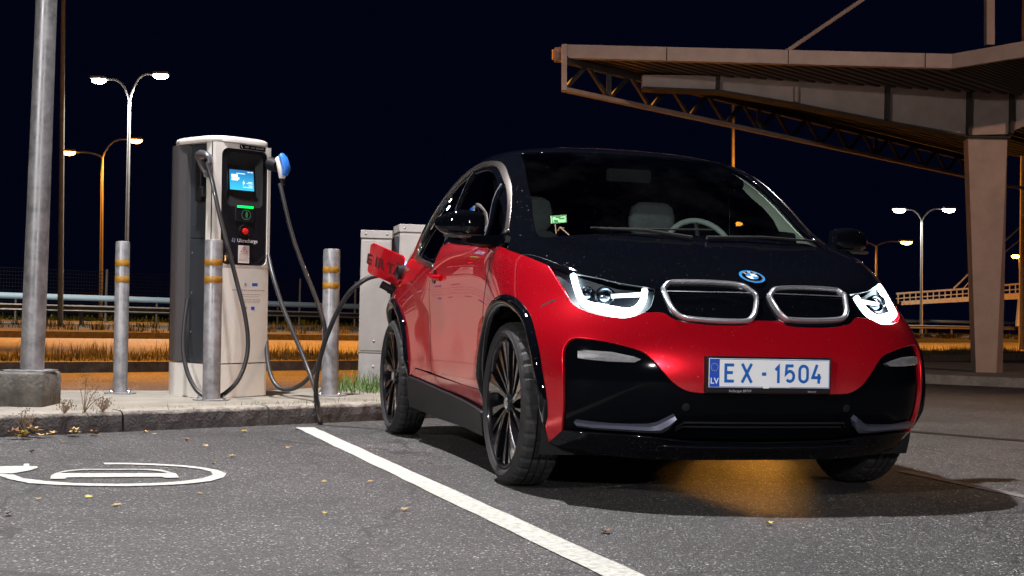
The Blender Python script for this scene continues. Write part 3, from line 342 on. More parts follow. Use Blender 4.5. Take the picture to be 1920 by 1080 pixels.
# ground sheet (to the horizon)
gx = [-900, -300, -120, -60, -30, -15, -8, 0, 8, 15, 30, 60, 120, 300, 900]; gy = [-40, -20, -8, 0, 5, 8, 10, 12, 14, 16, 18, 21, 25, 30, 40, 60, 90, 150, 300, 900]
vs = [];
for y in gy:
    for x in gx: p = Vector((x, y, 0)); p.z = zt(Vector((min(x, 200), y, 0)))-(.10 if (y-x)*S2 > 60 else 0); vs.append(p)
k = len(gx); fs = [(j*k+i, j*k+i+1, (j+1)*k+i+1, (j+1)*k+i) for j in range(len(gy)-1) for i in range(k-1)]
tag(mesh('ground', [(v[0], v[1], v[2]) for v in vs], fs, A_near), kind='structure')
def sheet(name, m, o0, o1, z, th=0, t0=-160, t1=220, n=48):
    mb = MB(); band(mb, o0, o1, z, t0, t1, n, th); return tag(mb.build(name, m), kind='structure')
# far bands: kerb, grass, street, kerb, verge, bright road, verge
def kerbrow(name, o, z, th, label=None, w=.16):
    mb = MB(); band(mb, o, o+w, z+.004, th=th+.03); return tag(mb.build(name, kerbface), kind='structure')
kerbrow('kerb', 14.5, .12, .13)
sheet('verge_ground', soil, 14.62, 16.7, .12)
sheet('street', A_road, 16.7, 33.0, .005)
kerbrow('kerb', 33.0, .17, .17)
sheet('verge_ground', soil, 33.12, 53, .168)
sheet('far_road', asphalt('far_road_asphalt', .22, (1, .98, .95), .15, .5, 30), 53, 70, .176)
sheet('far_verge', mat('far_grass_ground', (.06, .09, .035), 1, noise=.5, nscale=.7), 70, 260, .19)
# charger pavement island
def wob(a, b, n, amp, seed):
    rnd = random.Random(seed); a = Vector(a); b = Vector(b); d = (b-a).normalized(); q = Vector((-d.y, d.x, 0)); out = []
    for i in range(n+1): out.append(a+(b-a)*i/n+q*rnd.uniform(-amp, amp)*(0 if i in (0, n) else 1))
    return out
kA = Vector((-4.9, 5.365, 0)); kB = Vector((3.2, 13.46, 0)); kd = (kB-kA).normalized(); kn = Vector((-kd.y, kd.x, 0))
L_k = (kB-kA).length; i = 0; pos = -.34; rnd = random.Random(4)
kerb_parts = []
mb = MB()
while pos < L_k:
    ln = 1.02+rnd.uniform(-.01, .01); a = kA+kd*(pos+.008); b = kA+kd*(pos+ln-.008)
    N = 26; vs = []; prof = [(.0, -.02), (.004, .05), (.010, .098), (.022, .118), (.05, .124), (.15, .124), (.15, .0)]
    for q in range(N+1):
        c = a+(b-a)*q/N; chip = max(0, rnd.gauss(0, .006)) if rnd.random() < .5 else 0
        for j, (x, z) in enumerate(prof):
            jx = rnd.uniform(-.003, .003) if j in (1, 2) else 0
            vs.append(c+kn*(x+jx+(chip if j in (2, 3) else 0))+Vector((0, 0, z-(chip*.7 if j in (3,) else 0)+rnd.uniform(-.0015, .0015))))
    k = len(prof); fs = [(q*k+j, q*k+j+1, (q+1)*k+j+1, (q+1)*k+j) for q in range(N) for j in range(k-1)]+[tuple(range(k)), tuple(N*k+j for j in range(k))]
    mb.add(vs, fs); pos += ln
def kerb_material():
    m, t, b = nt('old_kerb'); N = t.nodes; L = t.links; tc = N.new('ShaderNodeTexCoord')
    geo = N.new('ShaderNodeSeparateXYZ'); L.new(tc.outputs['Object'], geo.inputs[0])
    n1 = N.new('ShaderNodeTexNoise'); n1.inputs['Scale'].default_value = 9; n1.inputs['Detail'].default_value = 9; n1.inputs['Roughness'].default_value = .75; L.new(tc.outputs['Object'], n1.inputs['Vector'])
    n2 = N.new('ShaderNodeTexNoise'); n2.inputs['Scale'].default_value = 70; n2.inputs['Detail'].default_value = 6; L.new(tc.outputs['Object'], n2.inputs['Vector'])
    ad = N.new('ShaderNodeMath'); ad.operation = 'MULTIPLY_ADD'; ad.inputs[1].default_value = .05; L.new(n1.outputs['Fac'], ad.inputs[0]); L.new(geo.outputs[2], ad.inputs[2])
    mr = N.new('ShaderNodeMapRange'); mr.inputs['From Min'].default_value = .122; mr.inputs['From Max'].default_value = .138; L.new(ad.outputs[0], mr.inputs['Value'])
    cr = N.new('ShaderNodeValToRGB'); e = cr.color_ramp.elements; e[0].position = .3; e[0].color = (.030, .027, .028, 1); e[1].position = .72; e[1].color = (.10, .092, .088, 1); L.new(n1.outputs['Fac'], cr.inputs[0])  # face darker than the top: dirt, plus shade put into the colour
    cr2 = N.new('ShaderNodeValToRGB'); e = cr2.color_ramp.elements; e[0].position = .3; e[0].color = (.17, .15, .13, 1); e[1].position = .65; e[1].color = (.36, .33, .28, 1); L.new(n1.outputs['Fac'], cr2.inputs[0])
    mx = N.new('ShaderNodeMix'); mx.data_type = 'RGBA'; L.new(mr.outputs[0], mx.inputs[0]); L.new(cr.outputs[0], mx.inputs[6]); L.new(cr2.outputs[0], mx.inputs[7]); L.new(mx.outputs[2], b.inputs['Base Color'])
    b.inputs['Roughness'].default_value = .95
    bp = N.new('ShaderNodeBump'); bp.inputs['Strength'].default_value = .8; bp.inputs['Distance'].default_value = .012; L.new(n2.outputs['Fac'], bp.inputs['Height']); L.new(bp.outputs[0], b.inputs['Normal'])
    return m
kerb_m = kerb_material()
tag(mb.build('kerb', kerb_m), kind='structure')
mb = MB(); f0 = kA+kn*.15; f1 = kB+kn*.15
poly = [(f0.x, f0.y), (f1.x, f1.y), (3.0, 15.2), (.3, 14.2), (-.9, 12.7), (-1.9, 10.55), (-3.4, 9.95), (-8, 9.6), (-8, 5.4)]
mb.prism(poly, -.01, .120); tag(mb.build('pavement', paving), kind='structure')
# island under the canopy
mb = MB(); poly = [(4.4, 19.2), (6.7, 17.75), (12.5, 14.6), (18, 24), (10.5, 27), (6.0, 25.5)]
mb.prism(poly, 0, .125)
tag(mb.build('canopy_island', concrete), kind='structure')
def G2(px, py):
    dx = px-960; dy = py-540; X = math.cos(ROLL)*dx+math.sin(ROLL)*dy; Y = -math.sin(ROLL)*dx+math.cos(ROLL)*dy
    d = Vector((X/FOC, math.cos(PITCH)+Y/FOC*math.sin(PITCH), math.sin(PITCH)-Y/FOC*math.cos(PITCH))); t = -CAM_H/d.z; return (d.x*t, d.y*t)
# parking markings
def gmark(name, pts, label, cat):
    mb = MB(); mb.add([(x, y, .004) for x, y in pts], [tuple(range(len(pts)))]); return mb
mb = MB()
def line(mb, a, b, w_, seg=40):
    a = Vector(a); b = Vector(b); d = (b-a).normalized(); q = Vector((-d.y, d.x)); rn = random.Random(2); vs = []
    for i in range(seg+1):
        c = a+(b-a)*i/seg; e0, e1 = rn.uniform(-.004, .004), rn.uniform(-.004, .004); vs += [(c.x+q.x*(w_/2+e0), c.y+q.y*(w_/2+e0), .004), (c.x-q.x*(w_/2+e1), c.y-q.y*(w_/2+e1), .004)]
    mb.add(vs, [(2*i, 2*i+1, 2*i+3, 2*i+2) for i in range(seg)])
line(mb, (-1.285, 8.60), (.95, 1.95), .115)
tag(mb.build('bay_line', paint), kind='structure')
mb = MB(); line(mb, G2(1690, 884), G2(1990, 947), .07)
tag(mb.build('worn_line', mat('worn_road_paint', (.20, .19, .18), .8, noise=.5, nscale=40)), kind='structure')
mb = MB(); line(mb, G2(1690, 808), G2(2000, 834), .13); tag(mb.build('tar_seam', mat('tar', (.018, .017, .017), .5, noise=.3, nscale=20)), kind='structure')
# the ring-and-car symbol
SYM = SYMBOL_DATA
mb = MB()
for poly in SYM:
    vs = [(x, y, .0045) for x, y in poly]; r = delaunay_2d_cdt([Vector((x, y)) for x, y in poly], [(i, (i+1) % len(poly)) for i in range(len(poly))], [], 1, 1e-5)
    mb.add([(p.x, p.y, .0045) for p in r[0]], [tuple(f) for f in r[2]])
tag(mb.build('charging_bay_symbol', paint), kind='structure')
# ------------------------------------------------------------------ galvanised steel, posts and bollards
galv = mat('galvanised_steel', (.36, .36, .375), .42, .4, noise=.5, nscale=11, rvar=.12, bump=.05, bscale=30, detail=8)
galv2 = mat('painted_lamp_pole', (.42, .42, .42), .5, .3, noise=.2, nscale=3)
reflective = mat('amber_reflective_tape', (.40, .19, .015), .35, coat=.6, noise=.25, nscale=20)
boltm = mat('bolt_steel', (.35, .34, .33), .35, .9)
def bollard(x, y, r_, label, rz=0, first=None):
    b = empty('bollard', (x, y, .12), rz, label, 'bollard', 'steel bollards guarding the charger'); b.rotation_euler = (0, -.012, rz)
    h_ = 1.09
    mb = MB(); mb.lathe([(r_, .008), (r_, h_-.012), (r_*.95, h_-.003), (r_*.80, h_), (0, h_+.004)], 40); mb.build('post', galv, b, True, 50)
    for z in (h_-.178, h_-.295):
        mb = MB(); mb.lathe([(r_+.001, z), (r_+.0015, z+.001), (r_+.0015, z+.043), (r_+.001, z+.044)], 40); mb.build('reflective_band', reflective, b, True, 50)
    mb = MB(); s_ = r_+.062; mb.lathe([(s_, -.002), (s_, .008), (s_-.004, .010), (0, .010)], 36); mb.build('base_plate', galv, b, True, 40)
    for k in range(4):
        a = R(45+90*k); mb = MB(); mb.M = Matrix.Translation(((r_+.035)*math.cos(a), (r_+.035)*math.sin(a), .009)); mb.lathe([(.013, 0), (.013, .010), (.011, .012), (.006, .013), (.006, .026), (0, .027)], 6); mb.build('bolt', boltm, b)
    return b
bollard(-2.785, 9.746, .050, 'steel bollard standing alone between the tall grey pole and the charger', .3)
bollard(-2.02, 9.235, .060, 'steel bollard right in front of the charger, overlapped by its hanging cable', .5)
bollard(-1.334, 10.107, .062, 'steel bollard to the right of the charger, lit red by the car', .1)
# lamp post on its concrete block
blockm = mat('old_concrete_block', (.15, .14, .125), .95, noise=.62, nscale=7, bump=.8, bscale=45, detail=9)
lp = empty('lamp_post', (-2.935, 8.36, .12), 0, 'tall grey galvanised pole bolted to a concrete block at the kerb', 'lamp post')
mb = MB(); mb.box((-.36, -.20, -.02), (.125, .24, .205), .028); o = mb.build('concrete_block', blockm, lp, True, 40); o.rotation_euler = (0, 0, R(4))
mb = MB(); mb.box((-.13, -.12, .203), (.12, .13, .217), .003)
for sx in (-1, 1):
    for sy in (-1, 1): pass
mb.build('base_plate', galv, lp)
lean = -.006
def leanp(z): return Vector((.028*z*.45+lean*z, 0, z))
mb = MB(); mb.tube([leanp(z) for z in (.21, 1, 2, 3.2, 5, 7.7)], [.072, .070, .065, .061, .054, .042], 28); mb.build('pole', galv, lp, True, 50)
mb = MB(); q = leanp(7.7); mb.tube([q+Vector((0, 0, -.1)), q+Vector((.06, -.02, .2)), q+Vector((.5, -.20, .32))], .03, 12); mb.build('arm', galv, lp, True, 50)
hd = q+Vector((.6, -.22, .32)); mb = MB(); mb.box(hd+Vector((-.3, -.12, -.03)), hd+Vector((.3, .12, .05)), .02); mb.build('lamp_head', galv2, lp)
key_head = lp.location+hd+Vector((0, 0, -.14))
mb = MB(); mb.box(hd+Vector((-.2, -.08, -.05)), hd+Vector((.2, .08, -.031))); mb.build('lamp_lens', emit('led_lens', LED, 25), lp)
# ------------------------------------------------------------------ charger
ch = empty('charging_station', (-2.073, 9.50, .12), R(38), 'white and black rapid charger with a lit blue screen and green strip', 'charger')
ch.rotation_euler = (0, R(-.9), R(50)); ch.scale = (1.11, .69, 1.015)
CW, CD_, CHH = .445, .80, 1.80
cream = mat('charger_white', (.74, .71, .66), .30, coat=.4, noise=.08, nscale=4)
chgrey = mat('charger_grey_column', (.16, .155, .165), .38, .55)
chdark = mat('charger_dark_side', (.030, .036, .045), .5, .2)
chblack = mat('charger_black_front', (.012, .012, .015), .22, coat=.6)
def fy(x): return -.030*(1-((x-CW/2)/(CW/2))**2)      # bowed front
xs_ = np.linspace(0, CW, 15)
# white front shell: bowed, with cheeks and a rounded right edge
def shell(mb, z0, z1, x0=0, x1=CW, off=0, yb=.15):
    xx = np.linspace(x0, x1, 15); P = [(x, fy(x)+off) for x in xx]; P = [(x0, yb), (x0, .02)]+[(x0+.006, .004)]+P[1:-1]+[(x1-.006, .004), (x1, .02), (x1, yb)]
    mb.prism(P, z0, z1)
mb = MB(); shell(mb, .232, .93); shell(mb, 1.735, 1.765); 
pf = MB()
# frame around the black panel: two rounded corners cut by building ring quads
def rr(cx, cy, w_, h_, r_, n=8, skew=0):
    o = []
    for sx, sy, a0 in ((1, 1, 0), (-1, 1, 90), (-1, -1, 180), (1, -1, 270)):
        for k in range(n+1): a = R(a0+90*k/n); o.append((cx+sx*(w_/2-r_)+r_*math.cos(a), cy+sy*(h_/2-r_)+r_*math.sin(a)))
    return o
inner = rr(.228, 1.325, .375, .81, .05); z_lo, z_hi = .90, 1.765
outer = [(min(max(x, .228-.2225 if x < .228 else x), .228+.2175 if x > .228 else x), y) for x, y in inner]
def ray_out(x, y):
    dx, dy = x-.228, y-1.325; k = min(((CW-.228) if dx > 0 else .228)/abs(dx) if abs(dx) > 1e-6 else 9e9, ((z_hi-1.325) if dy > 0 else (1.325-z_lo))/abs(dy) if abs(dy) > 1e-6 else 9e9)
    return (.228+dx*k, 1.325+dy*k)
outer = [ray_out(*p) for p in inner]
for (cx, cy) in ((0, z_lo), (CW, z_lo), (0, z_hi), (CW, z_hi)):
    j = min(range(len(outer)), key=lambda i: (outer[i][0]-cx)**2+(outer[i][1]-cy)**2); outer[j] = (cx, cy)
k = len(inner)
mb2 = MB(); mb2.add([(x, fy(x), z) for x, z in outer]+[(x, fy(x)-.004, z) for x, z in inner]+[(x, fy(x)+.02, z) for x, z in inner], [(i, (i+1) % k, k+(i+1) % k, k+i) for i in range(k)]+[(k+i, k+(i+1) % k, 2*k+(i+1) % k, 2*k+i) for i in range(k)])
mb2.add([(0, fy(0), z_lo), (0, fy(0), z_hi), (0, .15, z_hi), (0, .15, z_lo), (CW, fy(CW), z_lo), (CW, fy(CW), z_hi), (CW, .15, z_hi), (CW, .15, z_lo)], [(0, 1, 2, 3), (4, 7, 6, 5)])
fo = mb2.build('front_frame', cream, ch, True, 40)
mb = MB(); shell(mb, .236, .898); mb.build('front_panel', cream, ch, True, 40)
mb = MB(); mb.box((-.006, .05, .236), (-.001, .056, 1.765)); mb.build('cheek_seam', M['inner'], ch)
# black panel with the recessed screen
scr = rr(.228, 1.515, .29, .375, .04)
mb = MB(); r = delaunay_2d_cdt([Vector(p) for p in inner]+[Vector(p) for p in scr]+[Vector((x, z)) for x in np.linspace(.06, .40, 8) for z in np.linspace(.95, 1.30, 8)], [(i, (i+1) % k) for i in range(k)]+[(k+i, k+(i+1) % len(scr)) for i in range(len(scr))], [], 0, 1e-5)
def inp(p, pl): return inpoly(np.array([p]), pl)[0]
F_ = [tuple(f) for f in r[2] if inp(sum((np.array(r[0][i]) for i in f), np.zeros(2))/3, inner) and not inp(sum((np.array(r[0][i]) for i in f), np.zeros(2))/3, scr)]
mb.add([(p.x, fy(p.x)+.006, p.y) for p in r[0]], F_); mb.build('display_panel', chblack, ch, True)
scr_in = rr(.232, 1.515, .225, .215, .012)
mb = MB(); kk = len(scr); mb.add([(x, fy(x)+.006, z) for x, z in scr]+[(x, .052+(z-1.515)*.12, z) for x, z in scr_in], [(i, (i+1) % kk, kk+(i+1) % kk, kk+i) for i in range(kk)])
mb.add([(x, .053+(z-1.515)*.12, z) for x, z in scr_in], [tuple(range(len(scr_in)))]); mb.build('screen_recess', M['satin'], ch, True, 50)
def screen_mat():
    m, t, b = nt('screen'); N = t.nodes; L = t.links; tc = N.new('ShaderNodeTexCoord'); s_ = N.new('ShaderNodeSeparateXYZ'); L.new(tc.outputs['Object'], s_.inputs[0])
    mr = N.new('ShaderNodeMapRange'); mr.inputs['From Min'].default_value = 1.6; mr.inputs['From Max'].default_value = 1.43; L.new(s_.outputs[2], mr.inputs['Value'])
    cr = N.new('ShaderNodeValToRGB'); e = cr.color_ramp.elements; e[0].color = (.02, .13, .38, 1); e[1].color = (.06, .62, .95, 1); L.new(mr.outputs[0], cr.inputs[0])
    L.new(cr.outputs[0], b.inputs['Emission Color']); b.inputs['Emission Strength'].default_value = 1.3; b.inputs['Base Color'].default_value = (0, 0, 0, 1); b.inputs['Roughness'].default_value = .2; return m
SY = lambda z: .050+(z-1.515)*.12
mb = MB(); mb.add([(x, SY(z), z) for x, z in ((.135, 1.448), (.330, 1.448), (.330, 1.590), (.135, 1.590))], [(0, 1, 2, 3)]); screen = mb.build('screen', screen_mat(), ch)
mb = MB()
ZS = lambda z: 1.448+(z-1.425)*.78
for x0, x1, z0, z1 in ((.150, .200, 1.535, 1.565), (.150, .200, 1.510, 1.530), (.200, .212, 1.52, 1.54), (.190, .26, 1.572, 1.578), (.28, .30, 1.590, 1.596), (.305, .325, 1.590, 1.596), (.285, .318, 1.500, 1.505), (.27, .318, 1.488, 1.493), (.285, .318, 1.468, 1.473), (.24, .318, 1.452, 1.457)):
    mb.add([(x, SY(ZS(z))-.001, ZS(z)) for x, z in ((x0, z0), (x1, z0), (x1, z1), (x0, z1))], [(0, 1, 2, 3)])
mb.add([(x, SY(ZS(z))-.001, ZS(z)) for x, z in ((.252, 1.52), (.236, 1.49), (.247, 1.492), (.238, 1.465), (.258, 1.497), (.247, 1.497))], [(0, 1, 2, 3, 4, 5)])
mb.build('screen_icons', emit('screen_white', (.85, .95, 1), 1.6), screen)
led_g = emit('green_led', (.0, .85, .10), 2.2)
mb = MB(); mb.box((.160, fy(.2)-.001, 1.320), (.290, fy(.2)+.010, 1.336)); mb.build('green_strip', led_g, ch)
mb = MB(); mb.box((.150, fy(.2)+.001, 1.225), (.300, fy(.2)+.010, 1.343), .003); rd = mb.build('card_reader', chblack, ch)
mb = MB()
for r_ in (.012, .021, .030):
    vs, fs = stroke(arcp(.222, 1.273, r_*.7, r_, -60, 60, 8), .0022); mb.add([(x, fy(.22)-.0012, y) for x, y, z in vs], fs)
vs, fs = stroke(arcp(.232, 1.273, .036, .034, 0, 360, 30), .0018); mb.add([(x, fy(.22)-.001, y) for x, y, z in vs], fs)
mb.build('contactless_mark', emit('dim_green_mark', (.25, .8, .4), .35), rd)
mb = MB(); mb.M = Matrix.Translation((.222, fy(.22)+.006, 1.157)) @ Matrix.Rotation(R(90), 4, 'X'); mb.lathe([(.046, .0), (.044, .014), (.038, .014), (.034, -.002)], 32); es = mb.build('stop_collar', chblack, ch, True, 40)
mb = MB(); mb.M = Matrix.Translation((.222, fy(.22)+.006, 1.157)) @ Matrix.Rotation(R(90), 4, 'X'); mb.lathe([(.018, .0), (.018, .014), (.022, .018), (.021, .026), (.0, .029)], 28); mb.build('stop_button', mat('red_button', (.75, .02, .02), .35), es, True, 40)
def ftext(t_, x, z, size, m, name, sx=1, off=.003, bold=0):
    vs, fs = text_mesh(t_, size, .0002, sx, bold); mb = MB(); mb.add([(x+v[0], fy(x+v[0])+off-.003+v[2]*-1, z+v[1]) for v in vs], fs); return mb.build(name, m, ch)
lettw = mat('white_print', (.8, .8, .85), .5)
ftext('Ultracharge', .248, 1.090, .036, lettw, 'lettering', .98, bold=.0004)
mb = MB(); 
for k in range(4):
    a = R(90*k+20); q = [(.020*math.cos(a), .020*math.sin(a)), (.010*math.cos(a+.9), .010*math.sin(a+.9)), (.018*math.cos(a+1.3), .018*math.sin(a+1.3)), (.006*math.cos(a+.4), .006*math.sin(a+.4))]
    mb.add([(.137+x, fy(.137)+.001, 1.092+z) for x, z in q], [(0, 1, 2, 3)])
mb.build('logo', mat('logo_lilac', (.45, .5, .9), .5), ch)
mb = MB(); mb.box((.175, fy(.21)+.000, .934), (.262, fy(.21)+.004, 1.058)); 
stw = mat('sticker_white', (.78, .74, .72), .5); st_ = mb.build('warning_sticker', stw, ch)
mb = MB(); vs, fs = stroke([(.192, 1.012), (.246, 1.012), (.219, 1.048), (.192, 1.012)], .0035); mb.add([(x, fy(.21)-.001, z) for x, z, _ in vs], fs)
mb.add([(x, fy(.21)-.001, z) for x, z in ((.222, 1.038), (.212, 1.023), (.219, 1.024), (.214, 1.016), (.228, 1.027), (.220, 1.027))], [(0, 1, 2, 3, 4, 5)]); mb.build('warning_triangle', mat('dark_red_print', (.35, .02, .03), .5), st_)
mb = MB()
rn = random.Random(5)
for i in range(7):
    z = 1.0-.0085*i; x = .182
    while x < .25: w_ = rn.uniform(.005, .014); mb.add([(x, fy(.21)-.001, z), (x+w_, fy(.21)-.001, z), (x+w_, fy(.21)-.001, z+.003), (x, fy(.21)-.001, z+.003)], [(0, 1, 2, 3)]); x += w_+.003
mb.build('warning_print', mat('grey_print_sticker', (.25, .12, .12), .6), st_)
# lower print on the white panel
mb = MB(); grp = mat('faint_print', (.30, .16, .17), .6)
for i, (z, x0, x1, h_) in enumerate(((.742, .13, .40, .006), (.712, .20, .36, .004), (.698, .20, .34, .003), (.676, .21, .36, .004), (.666, .21, .35, .003), (.656, .22, .36, .003))):
    x = x0
    while x < x1: w_ = rn.uniform(.008, .022); mb.add([(a, fy(a)-.0012, c) for a, c in ((x, z), (x+w_, z), (x+w_, z+h_), (x, z+h_))], [(0, 1, 2, 3)]); x += w_+.004
mb.build('panel_print', grp, ch)
for x, z, s_ in ((.235, .786, .012), (.24, .62, .012)):
    mb = MB(); mb.add([(x+s_*math.cos(R(45*k))*(1 if k % 2 else .6), fy(x)-.0012, z+s_*math.sin(R(45*k))*(1 if k % 2 else .6)) for k in range(8)], [tuple(range(8))]); mb.build('emblem_print', grp, ch)
for x0, x1, z0, z1 in ((.29, .338, .776, .796), (.285, .315, .608, .630)):
    mb = MB(); mb.add([(a, fy(a)-.0012, c) for a, c in ((x0, z0), (x1, z0), (x1, z1), (x0, z1))], [(0, 1, 2, 3)]); mb.build('flag_print', M['eublue'], ch)
# phone label on the head
mb = MB(); mb.add([(x, fy(x)-.0045, z) for x, z in ((.175, 1.738), (.385, 1.738), (.385, 1.758), (.175, 1.758))], [(0, 1, 2, 3)]); 
mb = MB(); xx = np.linspace(.17, .385, 8); mb.add([(x, fy(x)-.006, z) for x in xx for z in (1.732, 1.762)], [(2*i, 2*i+1, 2*i+3, 2*i+2) for i in range(7)]); phl = mb.build('phone_label', M['black'], ch)
vs, fs = text_mesh('1859   +371 80001859', .019, .0002, .95); mb = MB(); mb.add([(.290+v[0], fy(.290+v[0])-.0075, 1.747+v[1]) for v in vs], fs)
vs, fs = stroke([(.180, 1.757), (.183, 1.747), (.193, 1.738)], .004); mb.add([(x, fy(x)-.0075, z) for x, z, _ in vs], fs); mb.build('phone_number', lettw, phl)
# recess, column, plinth, cap
mb = MB(); mb.box((.03, .15, .236), (CW-.03, .80, 1.765)); mb.build('dark_core', chdark, ch)
mb = MB(); mb.box((.012, .18, .236), (.030, .42, 1.10), .003); mb.box((.012, .18, 1.104), (.030, .42, 1.20), .003); pn = mb.build('side_door', chdark, ch)
for z in (.45, .72, 1.0): mb = MB(); mb.M = Matrix.Translation((.010, .39, z)) @ Matrix.Rotation(R(90), 4, 'Y'); mb.lathe([(0, -.002), (.008, -.001), (.009, .002)], 12); mb.build('screw', boltm, pn)
def colprof(n=14): return [(CW/2-(CW/2+.004)*math.cos(R(a))*1.0 if 0 else 0, 0) for a in range(n)]
mb = MB(); P = [(-.004, .47)]+[(CW/2-(CW/2+.004)*abs(math.cos(R(a)))**.45*math.copysign(1, math.cos(R(a))), .62+.19*math.sin(R(a))**.6) for a in range(0, 181, 9)]+[(CW+.004, .47)]
mb.prism(P, .236, 1.765); mb.build('grey_column', chgrey, ch, True, 30)
mb = MB(); P = [(-.006, .10), (-.005, .05), (.002, .02)]+[(x, fy(x)-.002) for x in xs_[1:-1]]+[(CW-.002, .02), (CW+.005, .05), (CW+.006, .10)]+[(CW/2+(CW/2+.006)*abs(math.cos(R(a)))**.45*math.copysign(1, math.cos(R(a))), .62+.195*abs(math.sin(R(a)))**.6) for a in range(0, 181, 9)]
mb.prism(P, 0, .228); mb.build('plinth', cream, ch, True, 30)
Pc = [(CW/2+(CW/2+.004)*math.copysign(abs(math.cos(R(a)))**.62, math.cos(R(a))), (.30-.34*abs(math.sin(R(a)))**.55) if a > 180 else (.30+.52*abs(math.sin(R(a)))**.6)) for a in range(0, 360, 6)]
P = Pc
mb = MB(); P2 = [(CW/2+(x-CW/2)*1.06, (y-.38)*1.03+.38) for x, y in P]; n_ = len(P2); rings = []
for z, s_ in ((1.767, .985), (1.772, 1), (1.795, 1.0), (1.806, .985), (1.812, .95), (1.817, .80), (1.819, .4)): rings += [(CW/2+(x-CW/2)*s_, .38+(y-.38)*s_, z) for x, y in P2]
mb.add(rings, [(i*n_+k, i*n_+(k+1) % n_, (i+1)*n_+(k+1) % n_, (i+1)*n_+k) for i in range(6) for k in range(n_)]+[tuple(range(n_)), tuple(6*n_+k for k in range(n_))]); mb.build('cap', cream, ch, True, 50)
chM = Matrix.Translation(ch.location) @ ch.rotation_euler.to_matrix().to_4x4() @ Matrix.Diagonal((1.11, .69, 1.015, 1))
chI = chM.inverted()
def L2(v): return chI @ Vector(v)
# connectors: local positions
gunm = mat('connector_grey', (.10, .10, .11), .3, .5, 1)
g0 = Vector((-.012, .20, 1.60))
mb = MB(); mb.tube([g0+Vector((.02, .08, .075)), g0+Vector((0, .0, .075)), g0+Vector((-.012, -.10, .07)), g0+Vector((-.012, -.15, .05)), g0+Vector((-.012, -.165, .01))], [.040, .042, .030, .022, .018], 14)
mb.tube([g0+Vector((0, .02, .06)), g0+Vector((-.006, -.03, .0)), g0+Vector((-.012, -.09, -.05)), g0+Vector((-.012, -.10, -.075))], [.040, .030, .022, .02], 14)
mb.tube([g0+Vector((-.012, -.165, .02)), g0+Vector((-.012, -.15, -.03)), g0+Vector((-.012, -.10, -.06))], [.016, .016, .02], 12)
lg = mb.build('left_connector', gunm, ch, True, 50); lg.name = 'connector'
mb = MB(); mb.box((-.02, .20, 1.36), (.03, .30, 1.66), .01); mb.box((-.035, .14, 1.38), (.0, .21, 1.46), .01); mb.build('holster', M['satin'], ch)
rg0 = L2((-1.585, 9.62, 1.72))
mb = MB(); W_ = lambda x, z, y=0: L2((x, 9.60+y, z))
px = lambda x_, y_: ((x_-960)/2550*9.62, .70+(592-y_)/2550*9.62)
def wp(x_, y_, dy=0): a, b = px(x_, y_); return L2((a, 9.60+dy, b))
mb.tube([wp(514, 296), wp(520, 303), wp(524, 318), wp(524, 334)], [.022, .034, .036, .022], 14); rgun = mb.build('connector', cream, ch, True, 50)
mb = MB(); mb.tube([wp(522, 291, -.01), wp(528, 299, -.02), wp(533, 315, -.02), wp(530, 328, -.02)], [.024, .030, .032, .022], 14, flat=1.0); mb.build('connector_shell', mat('blue_plastic', (.02, .16, .62), .4), rgun, True, 50)
mb = MB(); mb.tube([wp(500, 305, .05), wp(516, 310, .02)], [.05, .045], 16); mb.tube([wp(524, 333), wp(526, 346)], [.020, .016], 12); mb.build('connector_socket', M['satin'], ch, True, 50)
cablem = mat('black_cable', (.020, .020, .023), .42, coat=.15)
def cable(name, pts, r_, parent, world=True, n=8):
    mb = MB(); mb.tube(spline([Vector(p) for p in pts], n), r_, 12); o = mb.build(name, cablem, parent, True)
    if parent: o.matrix_parent_inverse = chI
    return o
def wpt(x_, y_, d): dx = x_-960; dy = y_-540; X = math.cos(ROLL)*dx+math.sin(ROLL)*dy; Y = -math.sin(ROLL)*dx+math.cos(ROLL)*dy; q = Vector((X/FOC, math.cos(PITCH)+Y/FOC*math.sin(PITCH), math.sin(PITCH)-Y/FOC*math.cos(PITCH))); return Vector((0, 0, CAM_H))+q*(d/q.y)
CAB = CABLE_DATA
for pts in CAB[:2]: cable('cable', pts, .0155, ch)
# the cable in use: from the charger to the ground and up to the car
mb = MB(); mb.tube(spline([Vector(p) for p in CAB[2]], 10), .0155, 12); cb = mb.build('charging_cable', cablem, None, True); tag(cb, 'black charging cable dropping over the kerb edge and rising to the car', 'cable')
# ------------------------------------------------------------------ cabinets
cabm = mat('cabinet_sheet_metal', (.40, .37, .35), .55, .15, noise=.14, nscale=5)
cabb = mat('cabinet_base', (.42, .40, .39), .7, noise=.2, nscale=8)
def cabinet(loc, rz, W, D, Hh, label, baseh=.28):
    c = empty('utility_cabinet', loc, rz, label, 'cabinet', 'utility cabinets behind the car')
    mb = MB(); mb.box((0, 0, baseh), (W, D, Hh-.07), .004); mb.build('body', cabm, c)
    mb = MB(); mb.box((.004, .004, 0), (W-.004, D-.004, baseh-.004), .003); mb.build('base', cabb, c)
    mb = MB(); mb.box((-.006, -.008, Hh-.069), (W+.006, D+.006, Hh), .004); mb.build('lid', cabm, c)
    mb = MB(); mb.box((.012, -.004, baseh+.02), (W-.012, -.0005, Hh-.09), .002); d = mb.build('door', cabm, c)
    for x, z in ((W*.5, Hh-.16), (W*.5, .38), (.04, Hh-.035), (W-.04, Hh-.035), (W*.5, .16), (W*.85, .16)):
        mb = MB(); mb.M = Matrix.Translation((x, -.006 if z < Hh-.07 and z > baseh else -.0085 if z > baseh else .002, z)) @ Matrix.Rotation(R(90), 4, 'X'); mb.lathe([(0, .004), (.006, .003), (.010, 0)], 14); mb.build('rivet', boltm, d)
    return c
